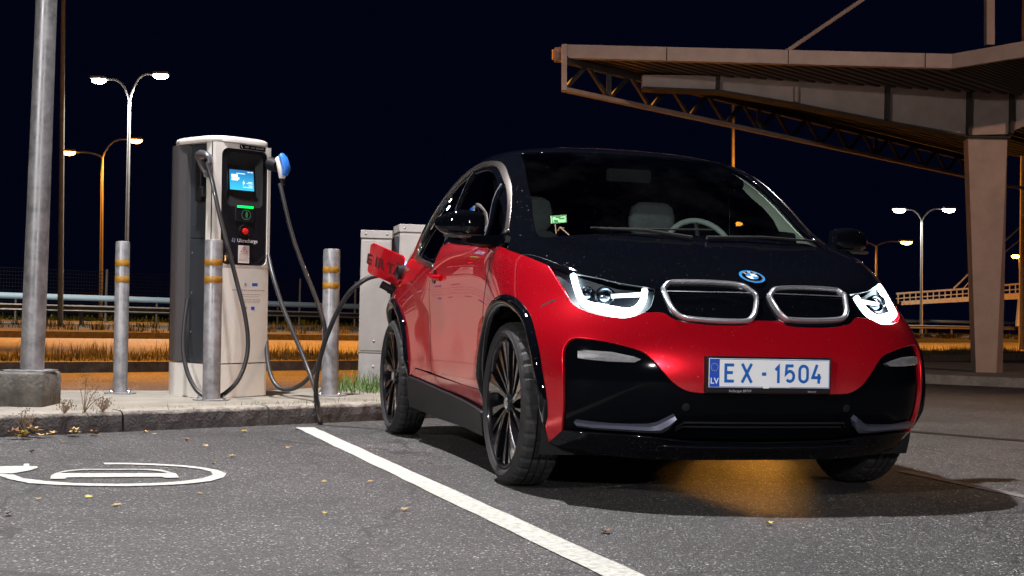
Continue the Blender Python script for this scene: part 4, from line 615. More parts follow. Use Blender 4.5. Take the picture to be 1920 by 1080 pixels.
cabinet((-1.325, 11.85, .12), R(3), .265, .42, 1.35, 'grey sheet metal cabinet with its left edge free, behind the open red flap')
cabinet((-1.00, 11.98, .12), R(12), .42, .42, 1.42, 'grey sheet metal cabinet nearest the car, with a slanting lid')
mb = MB(); mb.box((-1.056, 12.0, .12), (-1.004, 12.4, 1.43)); tag(mb.build('cabinet_side_shade', chdark), 'narrow dark box painting the shaded right side of the left cabinet', 'panel')  # dark box stands for the shaded side face of the left cabinet

# ------------------------------------------------------------------ the car
CAR_TH = .277
_A = np.array(CAGE_DATA, float)/1000.0
_A = _A.reshape(NROWS, 16, 3)
_mm = np.array([1, -1, 1.0])
_A = np.concatenate([_A[:, 1:2]*_mm, _A, _A[:, -2:-1]*_mm], 1)
_A = np.concatenate([2*_A[0:1]-_A[1:2], _A, 2*_A[-1:]-_A[-2:-1]], 0)
def _bas(t): return np.stack([(1-t)**3, 3*t**3-6*t**2+4, -3*t**3+3*t**2+3*t+1, t**3], -1)/6
def surf(u, v):
    u = np.clip(np.asarray(u, float), 0, 15-1e-9); v = np.clip(np.asarray(v, float), 0, NROWS-1-1e-9)
    i = u.astype(int); j = v.astype(int); bu = _bas(u-i); bv = _bas(v-j); out = np.zeros(u.shape+(3,))
    for a in range(4):
        for b in range(4): out += _A[j+a, i+b]*(bv[..., a]*bu[..., b])[..., None]
    return out
def surf_n(u, v):
    """point (X, w, Z) and outward unit normal"""
    u = np.asarray(u, float); v = np.asarray(v, float); e = 2e-3; vv = np.minimum(v, NROWS-1.15)
    du = surf(u+e, vv)-surf(np.maximum(u-e, 0), vv); dv = surf(u, vv+e)-surf(u, np.maximum(vv-e, 0))
    n = np.cross(du, dv); P = surf(u, v)
    n /= np.maximum(np.linalg.norm(n, axis=-1, keepdims=True), 1e-12)
    s = np.sign(((P-np.array([-1.3, 0, .6]))*n).sum(-1)); s[s == 0] = 1
    n *= s[..., None]
    n[..., 1] = np.where(u < 1e-6, 0, n[..., 1]); n /= np.linalg.norm(n, axis=-1, keepdims=True)
    return P, n
def sp(u, v, off=0, side=-1):
    P, n = surf_n(np.array([u]), np.array([v])); q = (P+n*off)[0]; n = n[0]
    return Vector((q[0], q[1]*side, q[2])), Vector((n[0], n[1]*side, n[2]))
SU, SV = .30, .13
def tri(polys, res):
    """triangulate polygon (first) with holes (rest) in scaled uv"""
    V = []; E = []
    for pl in polys:
        P = []
        for a, b in zip(pl, pl[1:]+pl[:1]):
            a = np.array(a, float); b = np.array(b, float); L = math.hypot((b-a)[0]*SU, (b-a)[1]*SV); k = max(1, int(L/(res*1.0)+.5))
            if L < 1e-4: continue
            for t in range(k): P.append(a+(b-a)*t/k)
        n0 = len(V); V += P; E += [(n0+i, n0+(i+1) % len(P)) for i in range(len(P))]
    arr = np.array(V)*[SU, SV]; pl0 = np.array(polys[0])*[SU, SV]
    mn = arr.min(0); mx = arr.max(0)
    gx, gy = np.meshgrid(np.arange(mn[0]+res/2, mx[0], res), np.arange(mn[1]+res/2, mx[1], res)); g = np.stack([gx.ravel(), gy.ravel()], 1)
    ok = inpoly(g, pl0)
    for h in polys[1:]: ok &= ~inpoly(g, np.array(h)*[SU, SV])
    g = g[ok]
    if len(g):   # keep clear of the outline
        d = np.full(len(g), 9.0)
        for i, j in E:
            a = arr[i]; b = arr[j]; ab = b-a; t = np.clip(((g-a)@ab)/max(ab@ab, 1e-12), 0, 1); d = np.minimum(d, np.linalg.norm(g-a-t[:, None]*ab, axis=1))
        g = g[d > res*.45]
    pts = [Vector((float(p[0]), float(p[1]))) for p in np.concatenate([arr, g])]
    r = delaunay_2d_cdt(pts, E, [], 0, 1e-5)
    vs = np.array([(p.x, p.y) for p in r[0]]); fs = np.array([list(f) for f in r[2]])
    c = vs[fs].mean(1); ok = inpoly(c, pl0)
    for h in polys[1:]: ok &= ~inpoly(c, np.array(h)*[SU, SV])
    return vs/[SU, SV], fs[ok]
def panel(name, poly, m, parent, mode='both', off=0.0, depth=.012, res=.035, holes=(), label=None, offs=None, round_=.007):
    vs, fs = tri([poly]+list(holes), res); P, n = surf_n(vs[:, 0], vs[:, 1])
    o_ = np.full(len(vs), off) if offs is None else offs(vs[:, 0], vs[:, 1], P)
    P = P+n*o_[:, None]
    cnt = {}
    for f in fs:
        for a, b in ((f[0], f[1]), (f[1], f[2]), (f[2], f[0])): cnt[(a, b)] = cnt.get((a, b), 0)+1
    be = [e for e in cnt if (e[1], e[0]) not in cnt]
    if mode == 'sym': be = [e for e in be if not (vs[e[0], 0] < 1e-6 and vs[e[1], 0] < 1e-6) and not (vs[e[0], 1] > NROWS-1.1 and vs[e[1], 1] > NROWS-1.1)]
    used = sorted({i for f in fs for i in f}); idx = {i: k for k, i in enumerate(used)}
    V = [P[i] for i in used]; Nn = [n[i] for i in used]; F = [tuple(idx[i] for i in f) for f in fs]
    # outline turned in: a small rounded lip and a skirt
    cen = {}
    rim = {}
    inward = {}
    for a, b in be:
        t = P[b]-P[a]; t /= max(np.linalg.norm(t), 1e-9); q = np.cross(n[a], t)   # points into or out of the panel
        third = None
        inward.setdefault(a, []).append(q); inward.setdefault(b, []).append(q)
    sgn = 1
    if be:
        a, b = be[0]; f = next(f for f in fs if a in f and b in f); c = P[list(f)].mean(0)
        sgn = 1 if np.dot(c-(P[a]+P[b])/2, inward[a][0]) > 0 else -1
    if depth > 0:
        for i in inward:
            q = np.sum(inward[i], 0); q = q/max(np.linalg.norm(q), 1e-9)*sgn
            k0 = len(V); V.append(P[i]-q*round_*.4-n[i]*round_*.5); Nn.append(n[i]*.5-q*.8)
            V.append(P[i]-q*round_*.5-n[i]*round_); Nn.append(-q)
            V.append(P[i]-q*round_*.5-n[i]*depth); Nn.append(-q); rim[i] = k0
        for a, b in be:
            ra, rb = rim[a], rim[b]
            F.append((idx[b], idx[a], ra, rb)); F.append((rb, ra, ra+1, rb+1)); F.append((rb+1, ra+1, ra+2, rb+2))
    V = np.array(V); Nn = np.array(Nn); outs = []
    Nn /= np.maximum(np.linalg.norm(Nn, axis=1, keepdims=True), 1e-9)
    # orientation: face winding follows outward normal
    nf = len(fs); T_ = np.array(F[:nf]); g = np.cross(V[T_[:, 1]]-V[T_[:, 0]], V[T_[:, 2]]-V[T_[:, 0]]); flip = (g*Nn[T_[:, 0]]).sum() < 0
    def emit_(sides, nm):
        VV = []; NN = []; FF = []
        for s in sides:
            k = len(VV); m3 = np.array([1, s, 1.0]); VV += list(V*m3); NN += list(Nn*m3)
            # (X, w, Z) with Y = s*w: s = 1 keeps handedness, s = -1 mirrors it
            fl = flip if s > 0 else not flip
            FF += [tuple(i+k for i in (f[::-1] if fl else f)) for f in F]
        me = bpy.data.meshes.new(nm); me.from_pydata([tuple(map(float, v)) for v in VV], [], FF)
        me.polygons.foreach_set('use_smooth', [True]*len(me.polygons)); me.update()
        if len(me.vertices) == len(NN): me.normals_split_custom_set_from_vertices([tuple(map(float, q)) for q in NN])
        o = link(nm, me, m, parent)
        if label: o['label'] = label
        outs.append(o)
    if mode == 'sym': emit_((1, -1), name)
    else:
        emit_((-1,), name)
        if mode == 'both': emit_((1,), name)
    return outs
def loop_tube(pts_uv, off, r, flat=1, side=-1, closed=True, n=10, rr=None):
    pts = []; ns = []
    for u, v in pts_uv:
        p, q = sp(u, v, off, side); pts.append(p); ns.append(q)
    return pts, ns
def sweep(mb, pts, ns, prof, closed=False):
    """profile (a, b): a along the in-plane side vector, b along the surface normal"""
    N = len(pts); vs = []
    for i in range(N):
        a = pts[(i-1) % N] if (i or closed) else pts[i]; b = pts[(i+1) % N] if (i < N-1 or closed) else pts[i]
        t = (b-a).normalized(); n = ns[i]; s = n.cross(t).normalized(); n = t.cross(s)
        for x, y in prof: vs.append(pts[i]+s*x+n*y)
    k = len(prof); fs = []
    for i in range(N if closed else N-1):
        j = (i+1) % N
        for q in range(k): r_ = (q+1) % k; fs.append((i*k+q, i*k+r_, j*k+r_, j*k+q))
    if not closed: fs += [tuple(range(k))[::-1], tuple((N-1)*k+q for q in range(k))]
    mb.add(vs, fs)
PN = PANEL_DATA
car = empty('car', (.824, 6.10, 0), math.atan2(-math.cos(CAR_TH), math.sin(CAR_TH)), 'red and black electric hatchback plugged in with its headlights on', 'car')
panel('windshield', PN['windshield'], M['glass'], car, 'sym', off=-.006, depth=.006)
panel('roof', PN['roof'], M['black'], car, 'sym', res=.05)
panel('bonnet', PN['bonnet'], M['black'], car, 'sym')
panel('front_bumper', PN['bumper'], M['red'], car, 'sym', depth=.035, res=.025, round_=.006)
panel('lower_grille', PN['insert'], M['black2'], car, 'sym', off=-.016, depth=.01, res=.03,
      offs=lambda u, v, P: -.016-.030*np.exp(-((v-1.16)/.20)**2)*(1/(1+np.exp((u-1.28)*16))))
panel('splitter', PN['lower'], M['black'], car, 'sym', off=0, depth=.01, res=.03,
      offs=lambda u, v, P: .030*np.exp(-((v-.62)/.16)**2)*np.clip((2.6-u)/.8, 0, 1)-.01*(v < .35))
panel('a_pillar', PN['a_pillar'], M['black'], car)
panel('window_trim', PN['strip'], M['satinmetal'], car, off=.004, res=.02, depth=.012, round_=.005)
panel('window_frame', PN['frame'], M['black'], car, off=-.004, res=.03, holes=[PN['glass']])
panel('side_window', PN['glass'], M['sideglass'], car, off=-.010, depth=0, res=.04)
panel('front_band', PN['band'], M['black'], car, 'sym', off=-.003, res=.03)
panel('fender', PN['fender'], M['red'], car, round_=.012)
doors = panel('door', PN['door'], M['red'], car, round_=.012)
panel('rear_door', PN['rear_door'], M['red'], car, round_=.012)
panel('rear_quarter', PN['quarter'], M['red'], car, res=.04)
panel('door_skirt', PN['band2'], M['red'], car, offs=lambda u, v, P: -.002-.20*np.clip(.40-P[:, 2], 0, .2))
panel('sill', PN['sill'], M['satin'], car, off=.012, depth=.03)
panel('tailgate', PN['hatch'], M['black'], car, 'sym', res=.05)
panel('rear_bumper', PN['rear_bumper'], M['red'], car, 'sym', res=.05)
for s in (-1, 1):
    for key, own in (('dfl', doors), ('drl', doors), ('sll', None)):
        pts = []; ns = []
        for u, v in PN[key]: p, n_ = sp(u, v, -.0005, s); pts.append(p); ns.append(n_)
        mb = MB(); sweep(mb, pts, ns, [(-.0042, -.006), (-.0042, .0012), (.0042, .0012), (.0042, -.006)]); mb.build('panel_seal' if own is None else 'door_seal', M['inner'], car if own is None else own[0 if s < 0 else 1])
# inner shell closes the gaps behind the panels; side openings for the wheels
uu = np.linspace(0, 15, 91); vvv = np.linspace(.1, 7.3, 55); U_, V_ = np.meshgrid(uu, vvv); P_, n_ = surf_n(U_, V_); P_ = P_-n_*.05
mb = MB(); ok = lambda p: min(math.hypot(p[0], p[2]-.35), math.hypot(p[0]+2.57, p[2]-.35)) > .47
for s in (-1, 1):
    k = len(mb.v); mb.v += [(float(p[0]), float(p[1]*s), float(p[2])) for p in P_.reshape(-1, 3)]; W_ = P_.shape[1]
    for j in range(P_.shape[0]-1):
        for i in range(W_-1):
            if all(ok(P_[a, b]) for a in (j, j+1) for b in (i, i+1)):
                if V_[j, i] > 3.2 and V_[j, i] < 6.6 and U_[j, i] < 3.9: continue     # behind the lamps
                mb.f.append((k+j*W_+i, k+j*W_+i+1, k+(j+1)*W_+i+1, k+(j+1)*W_+i)); mb.mi.append(0)
mb.build('inner_shell', M['inner'], car, True)
mb = MB(); mb.box((-3.0, -.56, .235), (.45, .56, .26)); mb.box((-2.08, -.80, .20), (-.50, .80, .24)); mb.box((-2.0, -.7, .26), (-.6, .7, .4)); mb.box((.30, -.62, .24), (.50, .62, .60)); mb.box((-.45, -.5, .25), (.35, .5, .7))
mb.build('underbody', M['inner'], car)
# wheel arches: gloss black flares and liners
for s in (-1, 1):
    for path, X0 in ((PN['farch'], 0), (PN['rarch'], -2.57)):
        mb = MB(); vs = []
        prof = [(-.004, -.012), (-.002, .010), (.006, .024), (.020, .030), (.034, .026), (.042, .014), (.044, -.01), (.046, -.10)]
        for i, (u, v) in enumerate(path):
            p, n = sp(u, v, 0, s); c = Vector((X0, p.y, .35)); d = (c-p).normalized(); k = min(1, (i+1)/6, (len(path)-i)/4)
            out = Vector((0, s, 0)); n = (n*.5+out*.5).normalized()
            if X0 < -1: k *= .8
            for a, b in prof: vs.append(p+d*a*(1.25 if X0 == 0 else 1)+(n if b > -.05 else out)*(b*k if b > 0 else b))
        q = len(prof); fs = [(i*q+j, i*q+j+1, (i+1)*q+j+1, (i+1)*q+j) for i in range(len(path)-1) for j in range(q-1)]
        fs += [tuple(range(q)), tuple((len(path)-1)*q+j for j in range(q))]
        mb.add(vs, fs); mb.build('wheel_arch', M['black'], car, True, 60)
        mb = MB(); pr = [(.43, .84), (.44, .50), (.02, .49)]; vs = []; na = 28
        for r_, w_ in pr:
            for k in range(na+1):
                a = R(-25+230*k/na); vs.append((X0+r_*math.cos(a), s*w_, .35+r_*math.sin(a)))
        mb.add(vs, [(i*(na+1)+k, i*(na+1)+k+1, (i+1)*(na+1)+k+1, (i+1)*(na+1)+k) for i in range(2) for k in range(na)])
        mb.build('arch_liner', M['inner'], car, True, 30)
# wheels
def wheel_meshes():
    t = MB()
    prof = [(.278, .016), (.286, .005), (.298, -.003), (.312, -.005), (.326, .0), (.338, .008), (.3465, .022), (.350, .040), (.350, .052), (.343, .053), (.343, .060), (.350, .061), (.350, .082), (.343, .083), (.343, .092), (.350, .093), (.350, .115), (.343, .116), (.343, .123), (.350, .124), (.350, .140), (.345, .160), (.325, .174), (.290, .177), (.262, .170), (.25, .15)]
    n = 144; vs = []
    for i, (r_, h) in enumerate(prof):
        for k in range(n):
            c = 2*math.pi*k/n; rr = r_
            if (.006 < h < .05 and r_ > .335) or (h > .125 and r_ > .34): rr = r_-(.006 if (k % 4 == 0) else 0)
            if .055 < h < .12 and r_ > .349: rr = r_-(.005 if (k % 6 == 0) else 0)
            vs.append((rr*math.cos(c), h, rr*math.sin(c)))
    fs = [(i*n+k, (i+1)*n+k, (i+1)*n+(k+1) % n, i*n+(k+1) % n) for i in range(len(prof)-1) for k in range(n)]
    t.add(vs, fs)
    t.lathe([(.303, -.0045), (.304, -.0062), (.307, -.0066), (.308, -.005)], 96, 'y')
    rm = MB(); rm.lathe([(.281, .017), (.278, .007), (.270, .004), (.265, .010), (.260, .024), (.250, .06), (.245, .16)], 72, 'y')
    rm.lathe([(.0, .018), (.026, .018), (.040, .022), (.050, .036), (.052, .09)], 32, 'y')
    def pol(pts, h0, h1, y_of, mi):
        rm.k = mi; v0 = [(r_*math.cos(R(a)), y_of(r_)+h0, r_*math.sin(R(a))) for r_, a in pts]; v1 = [(x, y+h1, z) for x, y, z in v0]; k = len(pts)
        rm.add(v0+v1, [tuple(range(k)), tuple(range(k, 2*k))[::-1]]+[(i, (i+1) % k, k+(i+1) % k, k+i) for i in range(k)]); rm.k = 0
    yo = lambda r_: .026-.016*((r_-.05)/.22)
    for q in range(5):
        a = q*72+20
        # broad turbine blade, narrow at the hub and flaring to the rim, with a raised polished facet
        pol([(.036, a-14), (.036, a+10), (.085, a+6), (.15, a+9), (.22, a+15), (.268, a+19), (.270, a+8), (.268, a-4), (.20, a-3), (.13, a-5), (.08, a-9)], 0, .040, yo, 0)
        pol([(.10, a-4), (.15, a+5), (.215, a+12), (.262, a+16), (.265, a+6), (.20, a+3), (.14, a-1)], -.0025, .004, yo, 2)
        # slim paired spoke
        for d0, d1, w_ in ((31, 37, 6.2), (47, 56, 3.2)):
            pol([(.036, a+d0-w_*2), (.036, a+d0+w_*2), (.12, a+(d0+d1)/2+w_*.55), (.268, a+d1+w_*.7), (.270, a+d1), (.268, a+d1-w_*.7), (.12, a+(d0+d1)/2-w_*.55)], .008, .03, yo, 0)
    rm.k = 1; rm.lathe([(.06, .085), (.165, .085), (.165, .10), (.06, .10)], 40, 'y')
    rm.k = 3; rm.lathe([(.0, .125), (.25, .125)], 40, 'y'); rm.k = 0
    rm.M = Matrix.Identity(4)
    hub = MB(); hub.lathe([(0, .012), (.020, .013), (.025, .017), (.025, .02)], 28, 'y')
    return t, rm, hub
t_, rm_, hub_ = wheel_meshes()
brake = mat('brake_disc', (.10, .09, .085), .4, .9, noise=.4, nscale=60)
w0 = rm_.build('wheel', [M['rim'], brake, M['rimcut'], M['inner']], car, True, 30)
t0 = t_.build('tyre', M['rubber'], w0, True, 14)
h0 = hub_.build('hub_cap', M['chrome'], w0, True, 40)
hbadge = None
first = True
for X0 in (0, -2.57):
    for s in (-1, 1):
        if first: w_ = w0; first = False
        else:
            w_ = w0.copy(); COL.objects.link(w_); w_.parent = car
            for ch in (t0, h0): c_ = ch.copy(); COL.objects.link(c_); c_.parent = w_
        w_.location = (X0, s*.888, .35); w_.rotation_euler = (0, R({(0, -1): 8, (0, 1): 40, (-2.57, -1): 77, (-2.57, 1): 10}[(X0, s)]), R(180) if s > 0 else 0)
# kidneys, badge
def roundel(mbs, cp, n, up, r):
    """concentric badge: blue ring, black ring, blue/white quarters; mbs = (blue, dark, white, chrome)"""
    n = n.normalized(); x = up.cross(n).normalized(); y = n.cross(x)
    def disc(mb, r0, r1, h, a0=0, a1=360, k=48):
        vs = []; m_ = max(3, int(k*(a1-a0)/360))
        for i in range(m_+1):
            a = R(a0+(a1-a0)*i/m_)
            for r_ in (r0, r1): vs.append(cp+n*h+(x*math.cos(a)+y*math.sin(a))*r_)
        mb.add(vs, [(2*i, 2*i+1, 2*i+3, 2*i+2) for i in range(m_)])
    disc(mbs[0], r*.84, r, .004); disc(mbs[3], r*.78, r*.85, .005); disc(mbs[1], r*.50, r*.79, .0045); disc(mbs[3], r*.46, r*.51, .0055)
    for q in range(4): disc(mbs[0] if q in (1, 3) else mbs[2], .0, r*.47, .005, q*90, q*90+90)
    return x, y
for s in (-1, 1):
    K = [(u, v) for u, v in PN['kid_out']]
    cu = sum(k[0] for k in K)/len(K); cv = sum(k[1] for k in K)/len(K)
    Ki = [(cu+(u-cu)*.95, cv+(v-cv)*.90) for u, v in K]
    pts = []; ns = []
    for u, v in Ki: p, n = sp(u, v, .0, s); pts.append(p); ns.append((n+Vector((.9, 0, .0))).normalized())
    mb = MB()
    pr = [(-.014, -.012), (-.017, .004), (-.012, .016), (-.007, .021), (-.002, .020), (.001, .014), (.006, .002), (.006, -.02)]
    if s > 0: pr = [(-a, b) for a, b in pr]
    sgn = 1
    # make the first profile side the outer one
    t = (pts[1]-pts[-1]).normalized(); side_v = ns[0].cross(t); cc = sum(pts, Vector())/len(pts)
    if side_v.dot(cc-pts[0]) < 0: pr = [(-a, b) for a, b in pr]
    sweep(mb, pts, ns, pr, True)
    kid = mb.build('kidney_grille', M['chrome'], car, True, 60)
    mb = MB(); cpt, cn = sp(cu, cv, .006, s); vs = [p+n*.004 for p, n in zip(pts, ns)]; k = len(vs); vs.append(cpt); mb.add(vs, [(i, (i+1) % k, k) for i in range(k)])
    mb.build('grille_insert', M['black'], kid, True, 80)
    ln = [((u), 5.28-.02*u) for u in np.linspace(.16, 1.38, 10)]
    mb = MB(); mb.tube([sp(u, v, .011, s)[0] for u, v in ln], .0016, 6); mb.build('grille_line', M['chrome'], kid, True)
bp, bn = sp(0, 6.03, .001, -1); bp.y = 0; bn.y = 0
mbs = [MB(), MB(), MB(), MB()]; bx, by = roundel(mbs, bp, bn, Vector((-.6, 0, 1)), .054)
bdg = mbs[1].build('badge', M['black'], car)
blu = mat('badge_blue', (.02, .32, .85), .3, coat=1)
mbs[0].build('badge_blue_part', blu, bdg); mbs[2].build('badge_white_part', M['platewhite'], bdg); mbs[3].build('badge_ring', M['chrome'], bdg)
mb = MB()
for ch, a in (('B', 128), ('M', 90), ('W', 52)):
    vs, fs = text_mesh(ch, .019, .0002, 1, .0004); q = Matrix.Rotation(R(a-90), 4, 'Z')
    c = bp+bn*.0055+(bx*math.cos(R(a))+by*math.sin(R(a)))*.0345
    mb.add([c+bx*(q @ Vector(v)).x+by*(q @ Vector(v)).y for v in vs], fs)
mb.build('badge_lettering', M['platewhite'], bdg)
# headlights
for s in (-1, 1):
    vs, fs = tri([PN['lens']], .03); P, n = surf_n(vs[:, 0], vs[:, 1])
    cu, cv = 2.5, 5.25
    d = np.clip(np.hypot((vs[:, 0]-cu)*.30/.33, (vs[:, 1]-cv)*.13/.11), 0, 1); P2 = P-n*(.022+.05*(1-d))[:, None]
    hl = mesh('headlight', [(p[0], p[1]*s, p[2]) for p in P2], [tuple(map(int, f)) for f in fs], M['housing'], car, True)
    lens = mesh('lens', [(p[0], p[1]*s, p[2]) for p in P], [tuple(map(int, f)) for f in fs], M['lens'], hl, True)
    pts = []; ns = []
    for i, (u, v) in enumerate(PN['u_bar']): p, n_ = sp(u, v, -.012, s); pts.append(p); ns.append(n_)
    mb = MB(); kk = len(pts)
    rr = [.0125+.0085*math.sin(math.pi*min(1, max(0, (i/kk-.12)/.8)))**2 for i in range(kk)]
    mb.tube(pts, rr, 10); mb.build('running_light', M['led'], hl, True)
    mb = MB(); a, b = PN['u_in']; mb.tube([sp(a[0]+(b[0]-a[0])*t, a[1]+(b[1]-a[1])*t, -.016, s)[0] for t in np.linspace(0, 1, 6)], [.008, .008, .008, .0085, .009, .009], 8); mb.build('light_bar', M['led2'], hl, True)
    cp_, cn_ = sp(PN['proj'][0][0], PN['proj'][0][1], -.05, s); fw = (cn_+Vector((1.2, 0, 0))).normalized()
    mb = MB(); q = fw.to_track_quat('Z', 'Y').to_matrix().to_4x4(); mb.M = Matrix.Translation(cp_) @ q
    mb.lathe([(.040, .0), (.040, .020), (.034, .022), (.030, .016), (.026, .014), (.018, .022), (.0, .026)], 28); mb.build('projector', M['reflector'], hl, True, 50)
    mb = MB(); mb.M = Matrix.Translation(sp(PN['proj'][1][0], PN['proj'][1][1], -.045, s)[0]) @ q
    mb.lathe([(.024, .0), (.026, .02), (.020, .024), (.016, .010), (.0, .012)], 24); mb.build('side_reflector', M['reflector'], hl, True, 50)
    # fog strip, chrome blades, parking sensor
    mb = MB(); fp = [sp(u, v, .0, s)[0] for u, v in PN['fog']]; fb = [sp(u, v, -.02, s)[0] for u, v in PN['fog']]; k = len(fp)
    c = sum(fp, Vector())/k; mb.add(fp+fb+[c], [(i, (i+1) % k, 2*k) for i in range(k)]+[(i, k+i, k+(i+1) % k, (i+1) % k) for i in range(k)])
    mb.build('turn_signal', mat('turn_signal_lens', (.62, .63, .66), .18, .6, 1, noise=.3, nscale=25) if s < 0 else bpy.data.materials['turn_signal_lens'], car, True, 50)
    mb = MB(); S_l = PN['strip_lo']; fp = [sp(u, v, .008, s)[0] for u, v in S_l]; fb = [sp(u, v, -.03, s)[0] for u, v in S_l]; k = len(fp)
    # two strips of quads between the upper and lower outlines
    up_ = fp[:6]; lo_ = [fp[11], fp[10], fp[9], fp[8], fp[7], fp[6]]; upb = fb[:6]; lob = [fb[11], fb[10], fb[9], fb[8], fb[7], fb[6]]
    mid = [(a+b)/2+Vector((.014, 0, -.002)) for a, b in zip(up_, lo_)]
    vs = up_+mid+lo_+upb+lob
    mb.add(vs, [(j*6+i, j*6+i+1, (j+1)*6+i+1, (j+1)*6+i) for j in (0, 1) for i in range(5)]+[(i, i+1, 18+i+1, 18+i) for i in range(5)]+[(12+i, 12+i+1, 24+i+1, 24+i) for i in range(5)]+[(0, 6, 12, 24, 18), (5, 11, 17, 29, 23)])
    mb.build('bumper_blade', M['darkmetal'], car, True, 30)
    p, n_ = sp(1.15, 1.72, -.014, s); mb = MB(); mb.M = Matrix.Translation(p) @ n_.to_track_quat('Z', 'Y').to_matrix().to_4x4(); mb.lathe([(.016, 0), (.016, .003), (.012, .004), (.0, .004)], 20); mb.build('parking_sensor', M['satin'], car, True)
# lower intake slot
mb = MB()
for v0, off in ((1.27, -.010), (1.10, -.020)):
    ln = [(-u, v0) for u in np.linspace(1.15, .0, 14)]
    L_ = [sp(-u, v, off, -1)[0] for u, v in ln]; L2 = [Vector((p.x, -p.y, p.z)) for p in L_[::-1]][1:]
    a0 = sp(1.24, v0-.2, off-.01, -1)[0]; mb.tube([a0]+L_+L2+[Vector((a0.x, -a0.y, a0.z))], .005, 8)
mb.build('intake_slat', M['satin'], car, True)
mb = MB(); L_ = [sp(u, .735-.02*(1.5-u), .026, -1)[0] for u in np.linspace(1.5, 0, 16)]; L2 = [Vector((p.x, -p.y, p.z)) for p in L_[::-1]][1:]; LL = L_+L2
mb.tube(LL, [.003+.010*math.sin(math.pi*i/(len(LL)-1))**.5 for i in range(len(LL))], 10); mb.build('splitter_edge', M['black'], car, True)
# number plate
pl = empty('number_plate', (.787, -.022, .522), 0); pl.parent = car; pl.rotation_euler = (R(90), 0, R(90))   # local x = car left, y = up, z = forward
PW, PH = .52, .113
mb = MB(); mb.box((-PW/2-.008, -PH/2-.022, -.03), (PW/2+.008, PH/2+.008, .0), .004); mb.build('plate_holder', M['satin'], pl)
mb = MB(); mb.box((-PW/2, -PH/2, .0005), (PW/2, PH/2, .004), .0015); mb.build('plate_face', M['platewhite'], pl)
Wg, Hg, tk = .046, .074, .0115
h = Hg-tk; wd = Wg-tk
G = {'E': [[(wd, h), (0, h), (0, 0), (wd, 0)], [(0, h*.53), (wd*.86, h*.53)]],
     'X': [[(-.003, -tk/2), (wd+.003, h+tk/2)], [(-.003, h+tk/2), (wd+.003, -tk/2)]],
     '-': [[(.004, h*.46), (wd-.012, h*.46)]],
     '1': [[(wd*.35, h*.72), (wd*.72, h-.004), (wd*.72, -tk/2)]],
     '5': [[(wd*.92, h), (wd*.08, h), (0, h*.50)]+arcp(wd*.48, h*.34, wd*.5, h*.32, 120, -140, 12)],
     '0': [arcp(wd/2, h-wd/2, wd/2, wd/2, 0, 180, 8)+arcp(wd/2, wd/2, wd/2, wd/2, 180, 360, 8)+[(wd, h-wd/2)]],
     '4': [[(wd*.55, h+tk/2), (0, h*.28), (wd*1.05, h*.28)], [(wd*.78, h*.52), (wd*.78, -tk/2)]]}
mb = MB(); blue_o = mb
xs = {'E': -.188, 'X': -.118, '-': -.036, '1': .012}
order = [('E', -.190), ('X', -.118), ('-', -.040), ('1', .010), ('5', .068), ('0', .127), ('4', .184)]
for ch, x0 in order:
    for j, path in enumerate(G[ch]):
        vs, fs = stroke(path, tk if ch != '-' else tk*1.1); mb.M = Matrix.Translation((x0, -h/2, .0052+.0002*j)); mb.add(vs, fs)
mb.build('plate_lettering', M['plateblue'], pl)
mb = MB(); mb.box((-PW/2+.002, -PH/2+.002, .004), (-PW/2+.044, PH/2-.002, .0046)); mb.build('plate_band', M['eublue'], pl)
mb = MB(); vs, fs = text_mesh('LV', .032, .0002, 1, .0006); mb.M = Matrix.Translation((-PW/2+.023, -.032, .0050)); mb.add(vs, fs); mb.build('plate_country', M['platewhite'], pl)
mb = MB()
for k in range(12):
    a = R(30*k); cx = -PW/2+.023+.0145*math.cos(a); cy = .022+.0145*math.sin(a); q = []
    for i in range(10): r_ = .0024 if i % 2 == 0 else .001; b = R(90+36*i); q.append((cx+r_*math.cos(b), cy+r_*math.sin(b), .0049))
    mb.add(q, [tuple(range(10))])
mb.build('plate_stars', M['yellow'], pl)
mb = MB(); vs, fs = stroke([(-PW/2+.003, -PH/2+.003), (PW/2-.003, -PH/2+.003), (PW/2-.003, PH/2-.003), (-PW/2+.003, PH/2-.003), (-PW/2+.003, -PH/2+.003)], .0022); mb.M = Matrix.Translation((0, 0, .0044)); mb.add(vs, fs); mb.build('plate_border', M['eublue'], pl)
mb = MB(); vs, fs = text_mesh('Inchcape BMW', .0155, .0002); mb.M = Matrix.Translation((-.125, -PH/2-.0135, .0008)); mb.add(vs, fs)
vs, fs = text_mesh('bmw.lv', .013, .0002); mb.M = Matrix.Translation((.185, -PH/2-.0135, .0008)); mb.add(vs, fs); mb.build('holder_lettering', mat('grey_print', (.35, .35, .37), .5), pl)
mb = MB(); mb.box((-.030, -PH/2-.002, .004), (-.005, -PH/2+.006, .008), .001); mb.box((-.005, -PH/2+.001, .004), (.085, -PH/2+.003, .006)); mb.build('plate_clip', M['platewhite'], pl)
